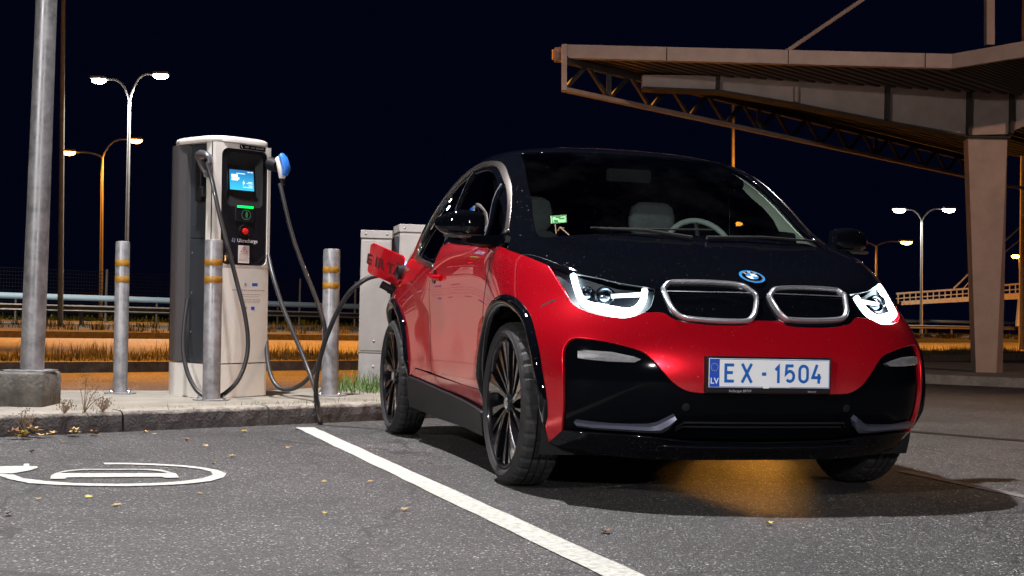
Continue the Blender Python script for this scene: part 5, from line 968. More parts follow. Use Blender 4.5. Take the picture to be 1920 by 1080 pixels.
# door mirrors
cup_jobs = []
for s in (-1, 1):
    mb = MB(); nn = 18; rings = []
    for i in range(11):
        t = i/10; w_ = .895+.215*t; hh = [.050, .058, .062, .064, .064, .063, .060, .054, .045, .031, .008][i]; dp = [.060, .07, .075, .078, .078, .075, .07, .062, .05, .034, .008][i]
        zc = 1.142+.002*t-.010*max(0, t-.6); xc = -.40-.03*t
        for k in range(nn):
            a = 2*math.pi*k/nn; ca, sa = math.cos(a), math.sin(a); e = .62
            rings.append((xc+dp*math.copysign(abs(ca)**e, ca)*(1 if ca > 0 else .45), s*w_, zc+hh*math.copysign(abs(sa)**e, sa)))
    mb.add(rings, [(i*nn+k, i*nn+(k+1) % nn, (i+1)*nn+(k+1) % nn, (i+1)*nn+k) for i in range(10) for k in range(nn)]+[tuple(range(nn)), tuple(10*nn+k for k in range(nn))])
    mir = mb.build('door_mirror', M['black'], car, True, 55)
    mb = MB(); pts = [Vector((-.355+.0*t, s*(.91+.17*t), 1.085)) for t in np.linspace(0, 1, 6)]; mb.tube([p+Vector((.018-.05*max(0, i-3)*.3, 0, 0)) for i, p in enumerate(pts)], [.010]*5+[.006], 8, flat=1); mb.build('mirror_strip', M['satinmetal'], mir, True)
    mb = MB(); mb.add([(-.25, s*.83, 1.04), (-.25, s*.83, 1.09), (-.36, s*.84, 1.095), (-.38, s*.84, 1.03), (-.34, s*.98, 1.055), (-.34, s*.98, 1.085), (-.43, s*.98, 1.085), (-.43, s*.98, 1.06)],
        [(0, 1, 2, 3), (4, 7, 6, 5), (0, 4, 5, 1), (1, 5, 6, 2), (2, 6, 7, 3), (3, 7, 4, 0)])
    mb.build('mirror_arm', M['black2'], mir, False)
    # door handle (the shade of its recess is a painted disc, below)
    mb = MB(); hx = [-1.50, -1.46, -1.40, -1.34, -1.29]; hp = [Vector((x, s*(.876+d), .935-.004*i)) for i, (x, d) in enumerate(zip(hx, (.0, .030, .036, .032, .004)))]
    mb.tube(spline(hp, 4), .013, 10, flat=1.2); hd = mb.build('door_handle', M['red'], car, True)
    cup_jobs.append((hd, s))
# window dividers on the side glass
_su = np.linspace(4, 13, 181); _sv = np.linspace(2, 10.4, 169); _SU, _SV = np.meshgrid(_su, _sv); _SP, _SN = surf_n(_SU, _SV)
def side_lookup(x, z, off, s):
    d = (_SP[..., 0]-x)**2+(_SP[..., 2]-z)**2; j, i = np.unravel_index(d.argmin(), d.shape); p = _SP[j, i]+_SN[j, i]*off
    return Vector((x, s*p[1], z)), Vector((_SN[j, i][0], s*_SN[j, i][1], _SN[j, i][2]))
for hd, s in cup_jobs:
    mb = MB(); P = [side_lookup(-1.445+.052*math.cos(R(a)), .930+.038*math.sin(R(a)), .0025, s)[0] for a in range(0, 360, 20)]; c = side_lookup(-1.445, .930, .0005, s)[0]; mb.add(P+[c], [(i, (i+1) % 18, 18) for i in range(18)]); mb.build('handle_recess_shade', M['black'], hd, True, 80)  # black disc laid on the door paints the recess shade
for s in (-1, 1):
    for L_, w_, mm in ([[(-1.22, 1.475), (-1.31, 1.30), (-1.40, 1.10)], .022, 'black'], [[(-.62, 1.33), (-.57, 1.2), (-.52, 1.06)], .018, 'black'], [[(-1.245, 1.475), (-1.335, 1.30), (-1.425, 1.10)], .003, 'chrome'], [[(-.655, 1.36), (-.60, 1.2), (-.555, 1.06)], .003, 'chrome']):
        pts = []; ns = []
        for k in range(9):
            t = k/8*2; i = min(int(t), 1); f = t-i; x = L_[i][0]*(1-f)+L_[i+1][0]*f; z = L_[i][1]*(1-f)+L_[i+1][1]*f; p, n_ = side_lookup(x, z, -.008, s); pts.append(p); ns.append(n_)
        mb = MB(); sweep(mb, pts, ns, [(-w_, -.01), (-w_, .006), (w_, .006), (w_, -.01)]); mb.build('window_post', M[mm], car)
# wipers and washer
mb = MB(); mb.tube([sp(.15, 7.80, .012, -1)[0], sp(.9, 7.93, .022, -1)[0], sp(1.75, 7.98, .02, -1)[0]], [.009, .007, .004], 6); mb.tube([sp(.3, 7.98, .03, 1)[0], sp(.4, 8.0, .02, -1)[0], sp(1.9, 8.05, .012, -1)[0]], .004, 6)
mb.tube([sp(.1, 7.80, .015, 1)[0], sp(1.2, 7.88, .022, 1)[0], sp(2.9, 7.8, .02, 1)[0]], [.009, .007, .004], 6); mb.build('wiper', M['inner'], car, True)
# charging flap: swung open on the rear quarter, with its port
def tocar(p):
    a = p[0]-.824; b = p[1]-6.10; return Vector((a*math.sin(CAR_TH)-b*math.cos(CAR_TH), a*math.cos(CAR_TH)+b*math.sin(CAR_TH), p[2]))
c0 = tocar((-.945, 8.53, 1.006)); c1 = tocar((-.860, 8.40, 1.156)); c2 = tocar((-.645, 8.31, 1.069)); c3 = tocar((-.694, 8.44, .903))
ux = ((c2-c1)+(c3-c0)).normalized(); un = ux.cross((c1-c0)).normalized(); uy = un.cross(ux)
Lx = (c2-c1).length; cc_ = (c0+c1+c2+c3)/4; FW = Lx; FH = (c1-c0).length
outl = []
for cx, cy, a0 in ((FW/2, FH/2, 0), (-FW/2, FH/2, 90), (-FW/2, -FH/2, 180), (FW/2, -FH/2, 270)):
    r_ = .022
    for k in range(6): a = R(a0+18*k); outl.append((cx-math.copysign(r_, cx)+r_*math.cos(a), cy-math.copysign(r_, cy)+r_*math.sin(a)))
TM = Matrix(((ux.x, uy.x, un.x, cc_.x), (ux.y, uy.y, un.y, cc_.y), (ux.z, uy.z, un.z, cc_.z), (0, 0, 0, 1)))
if un.x < 0: TM = TM @ Matrix.Diagonal((1, 1, -1, 1))
mb = MB(); mb.M = TM; mb.prism(outl, -.012, 0); fl = mb.build('charging_flap', M['red'], car, True, 30)
mb = MB(); vs, fs = text_mesh('E IR TĀ', .100, .0003, .80, .003); mb.M = TM @ Matrix.Translation((-.012, -.012, .001)); mb.add(vs, fs); mb.build('flap_lettering', mat('dark_red_letters', (.05, .004, .008), .4), fl)
mb = MB(); mb.tube([cc_+ux*(FW/2-.01)+uy*.02-un*.01, cc_+ux*(FW/2+.03)+uy*.01-un*.02, cc_+ux*(FW/2+.05)-un*.06], .010, 8); mb.build('flap_hinge', M['satin'], fl, True)
pp = Vector((-2.50, -.872, .985))
mb = MB(); mb.M = Matrix.Translation(pp) @ Matrix.Rotation(R(90), 4, 'X'); mb.lathe([(.01, -.004), (.035, -.004), (.04, .002), (.045, -.0), (.045, -.05)], 32); port = mb.build('charging_port', M['satin'], car, True)
mb = MB()
for a_, b_ in (((762, 491), (757, 503)), ((751, 521), (746, 536))): mb.tube([tocar(wpt(*a_, 8.41)), tocar(wpt(*b_, 8.41))], .0055, 6)
mb.build('port_light', emit('port_blue_light', (.10, .22, 1), 9), port)
cp0 = tocar((-.765, 8.46, .89)); mb = MB(); mb.tube([cp0, cp0+Vector((.0, -.05, .025))], .024, 18); mb.tube([cp0+Vector((0, 0.0, 0)), cp0+Vector((0, .03, -.012))], .03, 18); mb.tube(spline([cp0, cp0+Vector((0, .06, -.03)), Vector((-2.44, -.87, .93))], 4), .005, 6)
mb.build('port_cap', M['satin'], car, True)
# interior
cabin = empty('cabin', (0, 0, 0)); cabin.parent = car
mb = MB(); xs_ = [(-.12, 1.00), (-.20, 1.045), (-.45, 1.06), (-.62, 1.03), (-.66, .92), (-.60, .75)]; vs = [(x, y, z-.02*abs(y)) for y in np.linspace(-.76, .76, 13) for x, z in xs_]
mb.add(vs, [(i*6+j, i*6+j+1, (i+1)*6+j+1, (i+1)*6+j) for i in range(12) for j in range(5)]); mb.build('dashboard', M['dash'], cabin, True)
mb = MB(); mb.box((-2.6, -.74, .45), (-.3, .74, .50)); mb.box((-2.9, -.74, .45), (-2.6, .74, 1.0)); mb.box((-2.6, -.79, .45), (-.3, -.76, 1.02)); mb.box((-2.6, .76, .45), (-.3, .79, 1.02)); mb.build('cabin_floor', M['inner'], cabin)
for y in (-.36, .36):
    mb = MB(); bk = []
    for z, x, hw, th in ((.62, -1.30, .25, .07), (.72, -1.33, .26, .08), (.9, -1.37, .25, .085), (1.05, -1.41, .225, .075), (1.16, -1.44, .19, .06), (1.20, -1.45, .12, .04)):
        for k in range(16):
            a = 2*math.pi*k/16; ca, sa = math.cos(a), math.sin(a); bk.append((x+th*math.copysign(abs(ca)**.6, ca), y+hw*math.copysign(abs(sa)**.5, sa), z))
    mb.add(bk, [(i*16+k, i*16+(k+1) % 16, (i+1)*16+(k+1) % 16, (i+1)*16+k) for i in range(5) for k in range(16)]+[tuple(80+k for k in range(16))])
    bk = []
    for z, hw, th in ((1.20, .10, .03), (1.23, .13, .045), (1.30, .135, .05), (1.36, .12, .045), (1.385, .08, .02)):
        for k in range(16): a = 2*math.pi*k/16; ca, sa = math.cos(a), math.sin(a); bk.append((-1.46+th*math.copysign(abs(ca)**.6, ca), y+hw*math.copysign(abs(sa)**.6, sa), z))
    mb.add(bk, [(i*16+k, i*16+(k+1) % 16, (i+1)*16+(k+1) % 16, (i+1)*16+k) for i in range(4) for k in range(16)]+[tuple(64+k for k in range(16)), tuple(range(16))])
    mb.box((-1.3, y-.25, .5), (-.8, y+.25, .66), .04); mb.build('seat', M['fabric'], cabin, True, 50)
mb = MB(); mb.M = Matrix.Translation((-.80, .37, 1.075)) @ Matrix.Rotation(R(68), 4, 'Y')
mb.tube([(.185*math.cos(R(a)), .185*math.sin(R(a)), 0) for a in range(0, 360, 10)], .015, 10, closed=True); mb.k = 1
mb.lathe([(0, .0), (.06, .0), (.07, -.02), (.06, -.05)], 20); mb.tube([(-.17, 0, 0), (.17, 0, 0)], .012, 8); mb.tube([(0, -.17, 0), (0, .17, 0)], .014, 8)
mb.build('steering_wheel', [mat('grey_leather_rim', (.38, .42, .42), .5), M['dash']], cabin, True, 50)
mb = MB(); mb.box((-.66, -.10, 1.05), (-.65, .14, 1.13), .004); mb.build('centre_display', M['black'], cabin)
mb = MB(); mb.M = Matrix.Translation((-.88, 0, 1.46)); mb.box((-.02, -.12, -.035), (.02, .12, .035), .015); mb.build('rear_view_mirror', M['inner'], cabin, True)
for s in (-1, 1):
    vs, fs = tri([[[3.55, 7.9], [4.6, 7.7], [5.6, 7.7], [5.2, 8.8], [4.9, 9.6], [5.2, 10.1], [4.0, 10.4], [3.25, 10.2], [3.0, 9.6], [3.2, 8.8]] if s < 0 else [[3.3, 10.25], [5.78, 9.75], [5.97, 9.45], [5.92, 9.1], [6.02, 8.75], [6.3, 8.37], [5.45, 8.27], [6.07, 7.9], [4.4, 7.75], [3.6, 7.95], [3.1, 8.7], [2.95, 9.2], [2.9, 9.8]]], .05); P, n = surf_n(vs[:, 0], vs[:, 1]); P = P-n*.035
    mesh('pillar_trim', [(p[0], p[1]*s, p[2]) for p in P], [tuple(map(int, f)) for f in fs], M['trimpale'], cabin, True)
vs, fs = tri([[[0, 10.6], [3.3, 10.5], [5.5, 10.3], [9, 10.2], [12, 9.3], [15, 9.7], [15, 12.5], [0, 12.5]]], .08); P, n = surf_n(vs[:, 0], vs[:, 1]); P = P-n*.03
mb = MB()
for s in (-1, 1): mb.add([(p[0], p[1]*s, p[2]) for p in P], [tuple(map(int, f)) for f in fs])
mb.build('headliner', M['dash'], cabin, True)
# stickers inside the windshield, and a painted arrow reflection
p, n = sp(2.72, 8.03, -.012, -1)
def sticker(name, u, v, wd, ht, m, off=-.012):
    pts = [sp(u-wd/2/.30, v-ht/2/.2, off, -1)[0], sp(u+wd/2/.30, v-ht/2/.2, off, -1)[0], sp(u+wd/2/.30, v+ht/2/.2, off, -1)[0], sp(u-wd/2/.30, v+ht/2/.2, off, -1)[0]]
    mb = MB(); mb.add(pts, [(0, 1, 2, 3)]); return mb.build(name, m, car)
def uv_patch(name, pts, m, off=-.014, parent=None):
    mb = MB(); P = [sp(u, v, off, -1)[0] for u, v in pts]; mb.add(P, [tuple(range(len(P)))]); return mb.build(name, m, parent or car)
stk = uv_patch('windshield_sticker', PN['stk'], mat('green_white_sticker', (.55, .95, .50), .5))
a, b, c, d = [Vector(sp(u, v, -.0155, -1)[0]) for u, v in PN['stk']]
mb = MB()
q = lambda s_, t_: (a*(1-s_)+b*s_)*(1-t_)+(d*(1-s_)+c*s_)*t_+Vector((.004, 0, .002))
for s0, s1, t0_, t1_ in ((.04, .96, .04, .12), (.04, .96, .9, .97), (.04, .08, .04, .97), (.92, .96, .04, .97), (.16, .42, .55, .8), (.5, .85, .35, .5), (.3, .6, .2, .3)):
    mb.add([q(s0, t0_), q(s1, t0_), q(s1, t1_), q(s0, t1_)], [(0, 1, 2, 3)])
mb.build('sticker_print', mat('dark_green_print', (.03, .25, .05), .5), stk)
mb = MB(); A = [sp(u, v, -.014, -1)[0] for u, v in PN['stk2']]
mb.tube([A[0], A[1]], .003, 5); mb.tube([A[5], A[2]], .0035, 5); mb.tube([A[3], A[2], A[2]+(A[4]-A[3])*1.3], .0035, 5)
mb.build('reflected_arrow', mat('reflected_arrow_brown', (.45, .2, .1), .6), stk)  # brown digit and arrow painted as a faint reflection

# ------------------------------------------------------------------ barriers, fence, tube for a far light trail
rustm = mat('barrier_steel', (.16, .14, .12), .55, .4, noise=.3, nscale=2)
trailm = mat('light_trail_pale', (.42, .60, .72), .5, .0)  # blue-white light of the trail put into the tube colour
def along(o, t0, t1, z, n=40, off=0): return [ot(o, t, z)+Vector((0, 0, zt(ot(o, t)))) for t in np.linspace(t0, t1, n)]
gr = empty('guard_rail', ot(50, 20), 0, 'low steel crash barrier in front of the far bright road', 'guard rail')
def sub(p): return p-gr.location
mb = MB()
for t0, t1 in ((-20, 130),):
    P = along(50, t0, t1, 0, 60)
    prof = [(.0, .50), (-.08, .55), (-.02, .62), (-.02, .66), (-.08, .73), (.0, .78), (.03, .78), (.0, .64), (.03, .50)]
    n_ = Vector((-S2, S2, 0)); k = len(prof); vs = [p+n_*a+Vector((0, 0, b+.17)) for p in P for a, b in prof]
    mb.add([sub(v) for v in vs], [(i*k+j, i*k+(j+1) % k, (i+1)*k+(j+1) % k, (i+1)*k+j) for i in range(len(P)-1) for j in range(k)])
mb.build('rail', rustm, gr)
for i in range(38):
    p = ot(50.06, -18+i*4, .17); p.z += zt(p); p = sub(p); mb = MB(); mb.box(p+Vector((-.05, -.03, -.1)), p+Vector((.07, .10, .80))); mb.build('post', rustm, gr)
hr = empty('light_trail_tube', ot(57, 20), 0, 'pale tube added for the headlight trail behind the crash barrier', 'light_trail')  # tube and posts added in place of a headlight trail
mb = MB(); P = along(58, -25, 150, 1.33, 50); mb.tube([p-hr.location for p in P], .135, 10); mb.build('rail', trailm, hr, True)
for i in range(24): p = ot(58, -22+i*7, 0); p.z = zt(p)+.18; p = p-hr.location; mb = MB(); mb.tube([p, p+Vector((0, 0, 1.1))], .05, 8); mb.build('post', rustm, hr)
fn = empty('mesh_fence', ot(64, 20), 0, 'dark wire mesh fence panels beyond the far road', 'fence')
mb = MB(); wire = mat('fence_wire', (.025, .028, .035), .5, .6)
t_ = -22.0; posts = []
while t_ < 60:
    a = ot(64, t_); b = ot(64, t_+3.9)
    a.z = zt(a)+.3; b.z = zt(b)+.3
    for q in range(14): 
        z = .1+q*.18; d = (b-a); q0 = a+Vector((0, 0, z)); q1 = b+Vector((0, 0, z)); mb.add([q0, q1, q1+Vector((0, 0, .028)), q0+Vector((0, 0, .028))], [(0, 1, 2, 3)])
    nv = 26
    for q in range(nv): p = a+(b-a)*q/nv; dd = (b-a)/nv*.14; mb.add([p, p+dd, p+dd+Vector((0, 0, 2.45)), p+Vector((0, 0, 2.45))], [(0, 1, 2, 3)])
    posts.append(a.copy()); t_ += 4.05
mb.v = [tuple(Vector(v)-fn.location) for v in mb.v]; mb.build('wire_mesh', wire, fn)
for a in posts: p = a-fn.location; mb = MB(); mb.box(p+Vector((-.14, -.05, -.3)), p+Vector((-.04, .05, 2.6))); mb.build('post', galv2, fn)
# ------------------------------------------------------------------ street lamps (positions in metres from the camera)
def glow_head(mb, p, r_): mb.M = Matrix.Translation(p) @ Matrix.Diagonal((r_*1.5, r_*.8, r_*.7, 1)); mb.lathe([(0, -1), (.5, -.87), (.87, -.5), (1, 0), (.87, .5), (.5, .87), (0, 1)], 14); mb.M = Matrix.Identity(4)
def double_lamp(name, base, topf, heads, r0, r1, colr, st, watts, label, hr_=.16, group=None, em=None, m=galv2):
    base = Vector(base); o = empty(name, base, 0, label, 'street lamp', group); s_ = lambda p: Vector(p)-base
    mb = MB(); mb.tube([Vector((0, 0, 0)), s_(topf)*.5, s_(topf)], [r0, (r0+r1)/2, r1], 12); mb.build('pole', m, o, True)
    for h_ in heads:
        a = s_(topf)-Vector((0, 0, .0)); b = s_(h_); dx = b-a
        mb = MB(); P = [a, a+Vector((dx.x*.10, dx.y*.1, dx.z*.35)), a+Vector((dx.x*.32, dx.y*.32, dx.z*.78)), a+Vector((dx.x*.62, dx.y*.62, dx.z*1.0)), b]; mb.tube(spline(P, 5), r1*.8, 8); mb.build('arm', m, o, True)
        sg = 1 if dx.x > 0 else -1; mb = MB(); mb.box(b+Vector((min(0, sg*hr_*3), -hr_, .0)), b+Vector((max(0, sg*hr_*3), hr_, hr_*.6)), hr_*.2); hd_ = mb.build('lamp_head', m, o)
        mb = MB(); glow_head(mb, b+Vector((sg*hr_*1.4, 0, -.04)), hr_); mb.build('lamp_glow', em, hd_, True)
        LAMPS.append((Vector(h_)+Vector((sg*hr_*1.4, 0, -.25)), colr, watts))
    return o
emL = emit('led_glow', (1, .96, .86), 60); emS = emit('sodium_glow', (1, .36, .04), 45)
def P3(x_, y_, d): return wpt(x_, y_, d)
def base_at(x_, y_, d, z): p = wpt(x_, y_, d); p.z = z+zt(p); return p
double_lamp('street_lamp', base_at(235, 600, 53, .17), P3(243, 190, 53), [P3(199, 149, 53), P3(288, 140, 53)], .09, .055, LED, 60, 3800, 'tall white double-armed street lamp left of the charger', .20, 'white street lamps along the far road', emL)
double_lamp('street_lamp', base_at(1727, 650, 103, .17), P3(1728, 415, 103), [P3(1697, 393, 103), P3(1768, 392, 103)], .12, .08, LED, 60, 3800, 'white double-armed street lamp between the car and the canopy column', .32, 'white street lamps along the far road', emL)
sodp = mat('lamp_pole_grey', (.40, .38, .36), .6, .1)
double_lamp('street_lamp', base_at(190, 570, 80, .1), P3(192, 296, 80), [P3(141, 285, 80), P3(243, 262, 80)], .12, .07, SOD, 45, 5000, 'orange double-armed street lamp seen behind the white one on the left', .26, 'orange street lamps beyond the fence', emS, sodp)
double_lamp('street_lamp', base_at(1642, 610, 144, .1), P3(1643, 462, 144), [P3(1606, 454, 144), P3(1689, 453, 144)], .16, .1, SOD, 45, 5000, 'orange double-armed street lamp just right of the car bonnet', .42, 'orange street lamps beyond the fence', emS, sodp)
def single(name, pole_px, d, y0, y1, r0, r1, label, m, head=None, em=None, hr_=.2, arm=True):
    b = base_at(pole_px[0], y0, d, .05); o = empty(name, b, 0, label, 'lamp post'); mb = MB(); tp = P3(pole_px[1], y1, d); mb.tube([Vector((0, 0, 0)), (tp-b)*.5, tp-b], [r0, (r0+r1)/2, r1], 12); mb.build('pole', m, o, True)
    if head:
        h_ = P3(head[0], head[1], d)-b; t2 = tp-b; mb = MB(); mb.tube(spline([t2, t2+(h_-t2)*.5+Vector((0, 0, .3)), h_], 4), r1*.8, 8); mb.build('arm', m, o, True)
        mb = MB(); glow_head(mb, h_, hr_); mb.build('lamp_glow', em, o, True)
    return o
orangep = mat('orange_lit_pole', (.36, .31, .25), .6, .2, noise=.3, nscale=4)  # warmth of the sodium light put into the pole colour
single('tall_pole', (113, 119), 50, 612, -60, .105, .075, 'very tall thin pole lit orange beside the grey post', orangep)
single('tall_pole', (1374, 1375), 60, 620, 120, .09, .06, 'thin orange-lit pole rising behind the canopy and the car roof', orangep)
single('tall_pole', (1916, 1921), 45, 640, -60, .10, .07, 'orange-lit pole at the right edge of the picture', orangep)
single('street_lamp', (1392, 1391), 130, 600, 428, .12, .08, 'distant orange lamp seen through the windshield', sodp, (1384, 420), emS, .30)
single('street_lamp', (1824, 1824), 210, 600, 490, .15, .1, 'tiny far orange lamp at the left edge of the canopy column', sodp, (1820, 484), emS, .32)
single('street_lamp', (1912, 1911), 175, 600, 488, .15, .1, 'distant orange lamp close to the right edge pole', sodp, (1904, 481), emS, .36)
# ------------------------------------------------------------------ footbridge
bm_ = mat('orange_lit_steel', (.40, .30, .18), .55, .1)  # orange lamp light put into the steel colour
br = empty('footbridge', (30, 110, 0), 0, 'orange-lit cable-stayed footbridge crossing beyond the road on the right', 'bridge')
D = 112
def bpx(x_, y_, dd=0): return wpt(x_, y_, D+dd)-br.location
mb = MB(); mb.tube([bpx(1680, 551), bpx(1821, 541), bpx(1925, 531)], .09, 6); mb.tube([bpx(1680, 560), bpx(1821, 550), bpx(1925, 541)], .05, 6); mb.build('handrail', bm_, br)
mb = MB(); A_ = [bpx(1690, 572), bpx(1821, 565), bpx(1925, 560)]; B_ = [bpx(1690, 565), bpx(1821, 556), bpx(1925, 548)]; vs = []
for a, b in zip(A_, B_): vs += [a, b, b+Vector((0, 3, 0)), a+Vector((0, 3, 0))]
mb.add(vs, [(i*4+j, i*4+(j+1) % 4, (i+1)*4+(j+1) % 4, (i+1)*4+j) for i in range(2) for j in range(4)]); mb.build('deck', bm_, br)
for i in range(22): x_ = 1684+i*11; k_ = (x_-1690)/231; mb = MB(); mb.tube([bpx(x_, 551-20*k_), bpx(x_, 569-12*k_)], .055, 5); mb.build('baluster', bm_, br)
mb = MB(); mb.tube([bpx(1788, 541), bpx(1822, 508), bpx(1925, 415)], .07, 5); mb.tube([bpx(1806, 541), bpx(1825, 520), bpx(1925, 440)], .05, 5); mb.build('stay_cable', bm_, br)
mb = MB(); mb.tube([bpx(1916, 562), bpx(1908, 612)], [.35, .2], 8); mb.build('pier', bm_, br)
# ------------------------------------------------------------------ canopy
cpm = mat('canopy_lit_steel', (.40, .31, .27), .6, .1, noise=.22, nscale=3)  # orange tint of the lamps mixed into the steel colour
cpd = mat('canopy_shaded_steel', (.030, .027, .027), .7, .1, noise=.3, nscale=3)  # dark copy of the same steel for its shaded parts
cn = empty('canopy', (7.0, 20.0, .12), 0, 'large butterfly-roofed steel canopy on one tapered column', 'canopy')
def c3(x_, y_, d): return wpt(x_, y_, d)-cn.location
DV = Vector((8.8, 9.4, 0)).normalized()
def bar(mb, a, b, w_, h_):
    t = (b-a).normalized(); s_ = t.cross(Vector((0, 0, 1))).normalized(); u_ = s_.cross(t); vs = []
    for p in (a, b): vs += [p+s_*w_/2+u_*h_/2, p-s_*w_/2+u_*h_/2, p-s_*w_/2-u_*h_/2, p+s_*w_/2-u_*h_/2]
    mb.add(vs, [(0, 1, 2, 3), (4, 7, 6, 5), (0, 4, 5, 1), (1, 5, 6, 2), (2, 6, 7, 3), (3, 7, 4, 0)])
Lt, Lb = c3(1055, 83, 19), c3(1055, 108, 19); Mt, Mb = c3(1785, 101, 17.8), c3(1785, 128, 17.8); Rt, Rb = c3(2060, 52, 16.6), c3(2060, 84, 16.6)
off = Vector((0, .12, 0)); mb = MB()
for a, b, c, d in ((Lt, Lb, Mb, Mt), (Mt, Mb, Rb, Rt)): mb.add([a, b, c, d, a+off, b+off, c+off, d+off], [(0, 1, 2, 3), (7, 6, 5, 4), (0, 3, 7, 4), (1, 5, 6, 2), (0, 4, 5, 1), (3, 2, 6, 7)])
mb.build('fascia', cpm, cn)
mb = MB()
for x_ in (1250, 1478, 1735, 1868):
    k_ = (x_-1055)/730; y_ = 83+18*k_ if x_ < 1785 else 101-49*(x_-1785)/275; p0 = c3(x_, y_, 19-1.2*k_-.02); p1 = c3(x_, y_+26, 19-1.2*k_-.02); mb.tube([p0, p1], .006, 4)
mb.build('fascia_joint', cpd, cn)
mb = MB(); mb.tube([c3(1040, 93, 19.4), c3(1040, 112, 19.4)], .04, 6); mb.box(c3(1040, 112, 19.3), c3(1056, 94, 19.5)); mb.build('gutter_end', cpm, cn)
def corr_mat():
    m, t, b = nt('corrugated_deck'); N = t.nodes; L = t.links; b.inputs['Base Color'].default_value = (.06, .054, .05, 1); b.inputs['Roughness'].default_value = .5
    return m
deckm = corr_mat()
# corrugated deck, ribs running back
def deck(a, b, n=26, ln=13, name='roof_deck'):
    vs = []; fs = []
    for i in range(n+1):
        p = a+(b-a)*i/n
        for j in (0, 1): vs += [p+Vector((0, 0, -.0 if j == 0 else -.0))]
    mb = MB(); prof = []
    for i in range(n):
        p0 = a+(b-a)*(i/n); p1 = a+(b-a)*((i+.35)/n); p2 = a+(b-a)*((i+.5)/n); p3 = a+(b-a)*((i+.85)/n)
        prof += [p0, p1, p2+Vector((0, 0, .05)), p3+Vector((0, 0, .05))]
    k = len(prof); vs = prof+[p+DV*ln for p in prof]; mb.add(vs, [(i, i+1, k+i+1, k+i) for i in range(k-1)])
    q = [a, b]; mb.add([a+Vector((0, 0, .09)), b+Vector((0, 0, .09)), b+DV*ln+Vector((0, 0, .09)), a+DV*ln+Vector((0, 0, .09))], [(0, 1, 2, 3)])
    return mb.build(name, deckm, cn)
deck(Lb+Vector((0, .13, .03)), Mb+Vector((0, .13, .03))); deck(Mb+Vector((0, .13, .03)), Rb+Vector((0, .13, .03)), 24)
# edge truss along the left side, receding
T0 = c3(1058, 168, 19); T1 = c3(1815, 331, 28.4); U0 = c3(1058, 112, 19); U1 = U0+(T1-T0); U1.z = U0.z
n_ = 13
U1 = Vector((T1.x, T1.y, U0.z-.05))
mb = MB(); bar(mb, T0, T1, .10, .06); mb.build('bottom_chord', cpm, cn)
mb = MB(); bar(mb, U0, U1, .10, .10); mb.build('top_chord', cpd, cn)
mb = MB(); bar(mb, c3(1058, 84, 18.98), c3(1058, 170, 18.98), .10, .07); mb.build('end_post', cpm, cn)
for i in range(n_):
    a = T0+(T1-T0)*(i/n_); b = T0+(T1-T0)*((i+1)/n_); ua = U0+(U1-U0)*((i+.5)/n_); mb = MB(); bar(mb, a, ua, .05, .05); bar(mb, ua, b, .05, .05)
    if i in (0, 4, 8): bar(mb, b, U0+(U1-U0)*((i+1)/n_), .07, .07)
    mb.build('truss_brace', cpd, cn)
# second truss further in
mb = MB(); sh = c3(1200, 165, 25)-T0
for (a, b) in ((T0+DV*3+Vector((2.6, 0, .35)), T1+Vector((4.5, 1, .2))),):
    bar(mb, a, b, .08, .06)
mb.build('inner_chord', cpd, cn)
# tapered girder with stiffeners
gp_t = [(1205, 140), (1345, 142), (1490, 146), (1660, 150), (1815, 152)]; gp_b = [(1205, 163), (1350, 169), (1490, 193), (1660, 226), (1815, 254)]
mb = MB(); vs = []; GD = 20.0
for (x0, y0), (x1, y1) in zip(gp_t, gp_b): a = c3(x0, y0, GD); b = c3(x1, y1, GD); vs += [a, b, b+Vector((0, .22, 0)), a+Vector((0, .22, 0))]
mb.add(vs, [(i*4+j, i*4+(j+1) % 4, (i+1)*4+(j+1) % 4, (i+1)*4+j) for i in range(4) for j in range(4)]+[(0, 3, 2, 1)]); mb.build('girder', cpm, cn)
mb = MB()
for (a, b) in zip(gp_b[:-1], gp_b[1:]): bar(mb, c3(a[0], a[1], GD-.02)+Vector((0, .1, -.02)), c3(b[0], b[1], GD-.02)+Vector((0, .1, -.02)), .36, .03)
mb.build('girder_flange', cpd, cn)
for x_, ya, yb, m in ((1345, 144, 169, cpd), (1490, 165, 193, cpm), (1662, 150, 226, cpd), (1815, 150, 256, cpd), (1893, 150, 252, cpd)):
    mb = MB(); p = c3(x_, ya, GD); q = c3(x_, yb, GD); mb.box((p.x-.025, p.y-.14, q.z), (p.x+.025, p.y-.002, p.z)); mb.build('stiffener', m, cn)
mb = MB(); H0 = [c3(1815, 150, GD), c3(1893, 150, GD), c3(1888, 252, GD), c3(1819, 254, GD)]; mb.add([p+Vector((0, -.05, 0)) for p in H0]+[p+Vector((0, .40, 0)) for p in H0], [(0, 1, 2, 3), (7, 6, 5, 4), (0, 4, 5, 1), (1, 5, 6, 2), (2, 6, 7, 3), (3, 7, 4, 0)]); mb.build('column_head', cpm, cn)
mb = MB(); H0 = [c3(1893, 150, GD), c3(2060, 110, GD-.6), c3(2060, 178, GD-.6), c3(1893, 248, GD)]; mb.add(H0+[p+Vector((0, .25, 0)) for p in H0], [(0, 1, 2, 3), (7, 6, 5, 4), (0, 4, 5, 1), (1, 5, 6, 2), (2, 6, 7, 3), (3, 7, 4, 0)]); mb.build('right_girder', cpm, cn)
mb = MB(); H0 = [c3(1815, 257, GD), c3(1889, 257, GD), c3(1868, 699, GD), c3(1830, 699, GD)]; bk = [H0[0]+Vector((.05, .35, 0)), H0[1]+Vector((.05, .35, 0)), H0[2]+Vector((.22, .35, 0)), H0[3]+Vector((.05, .35, 0))]
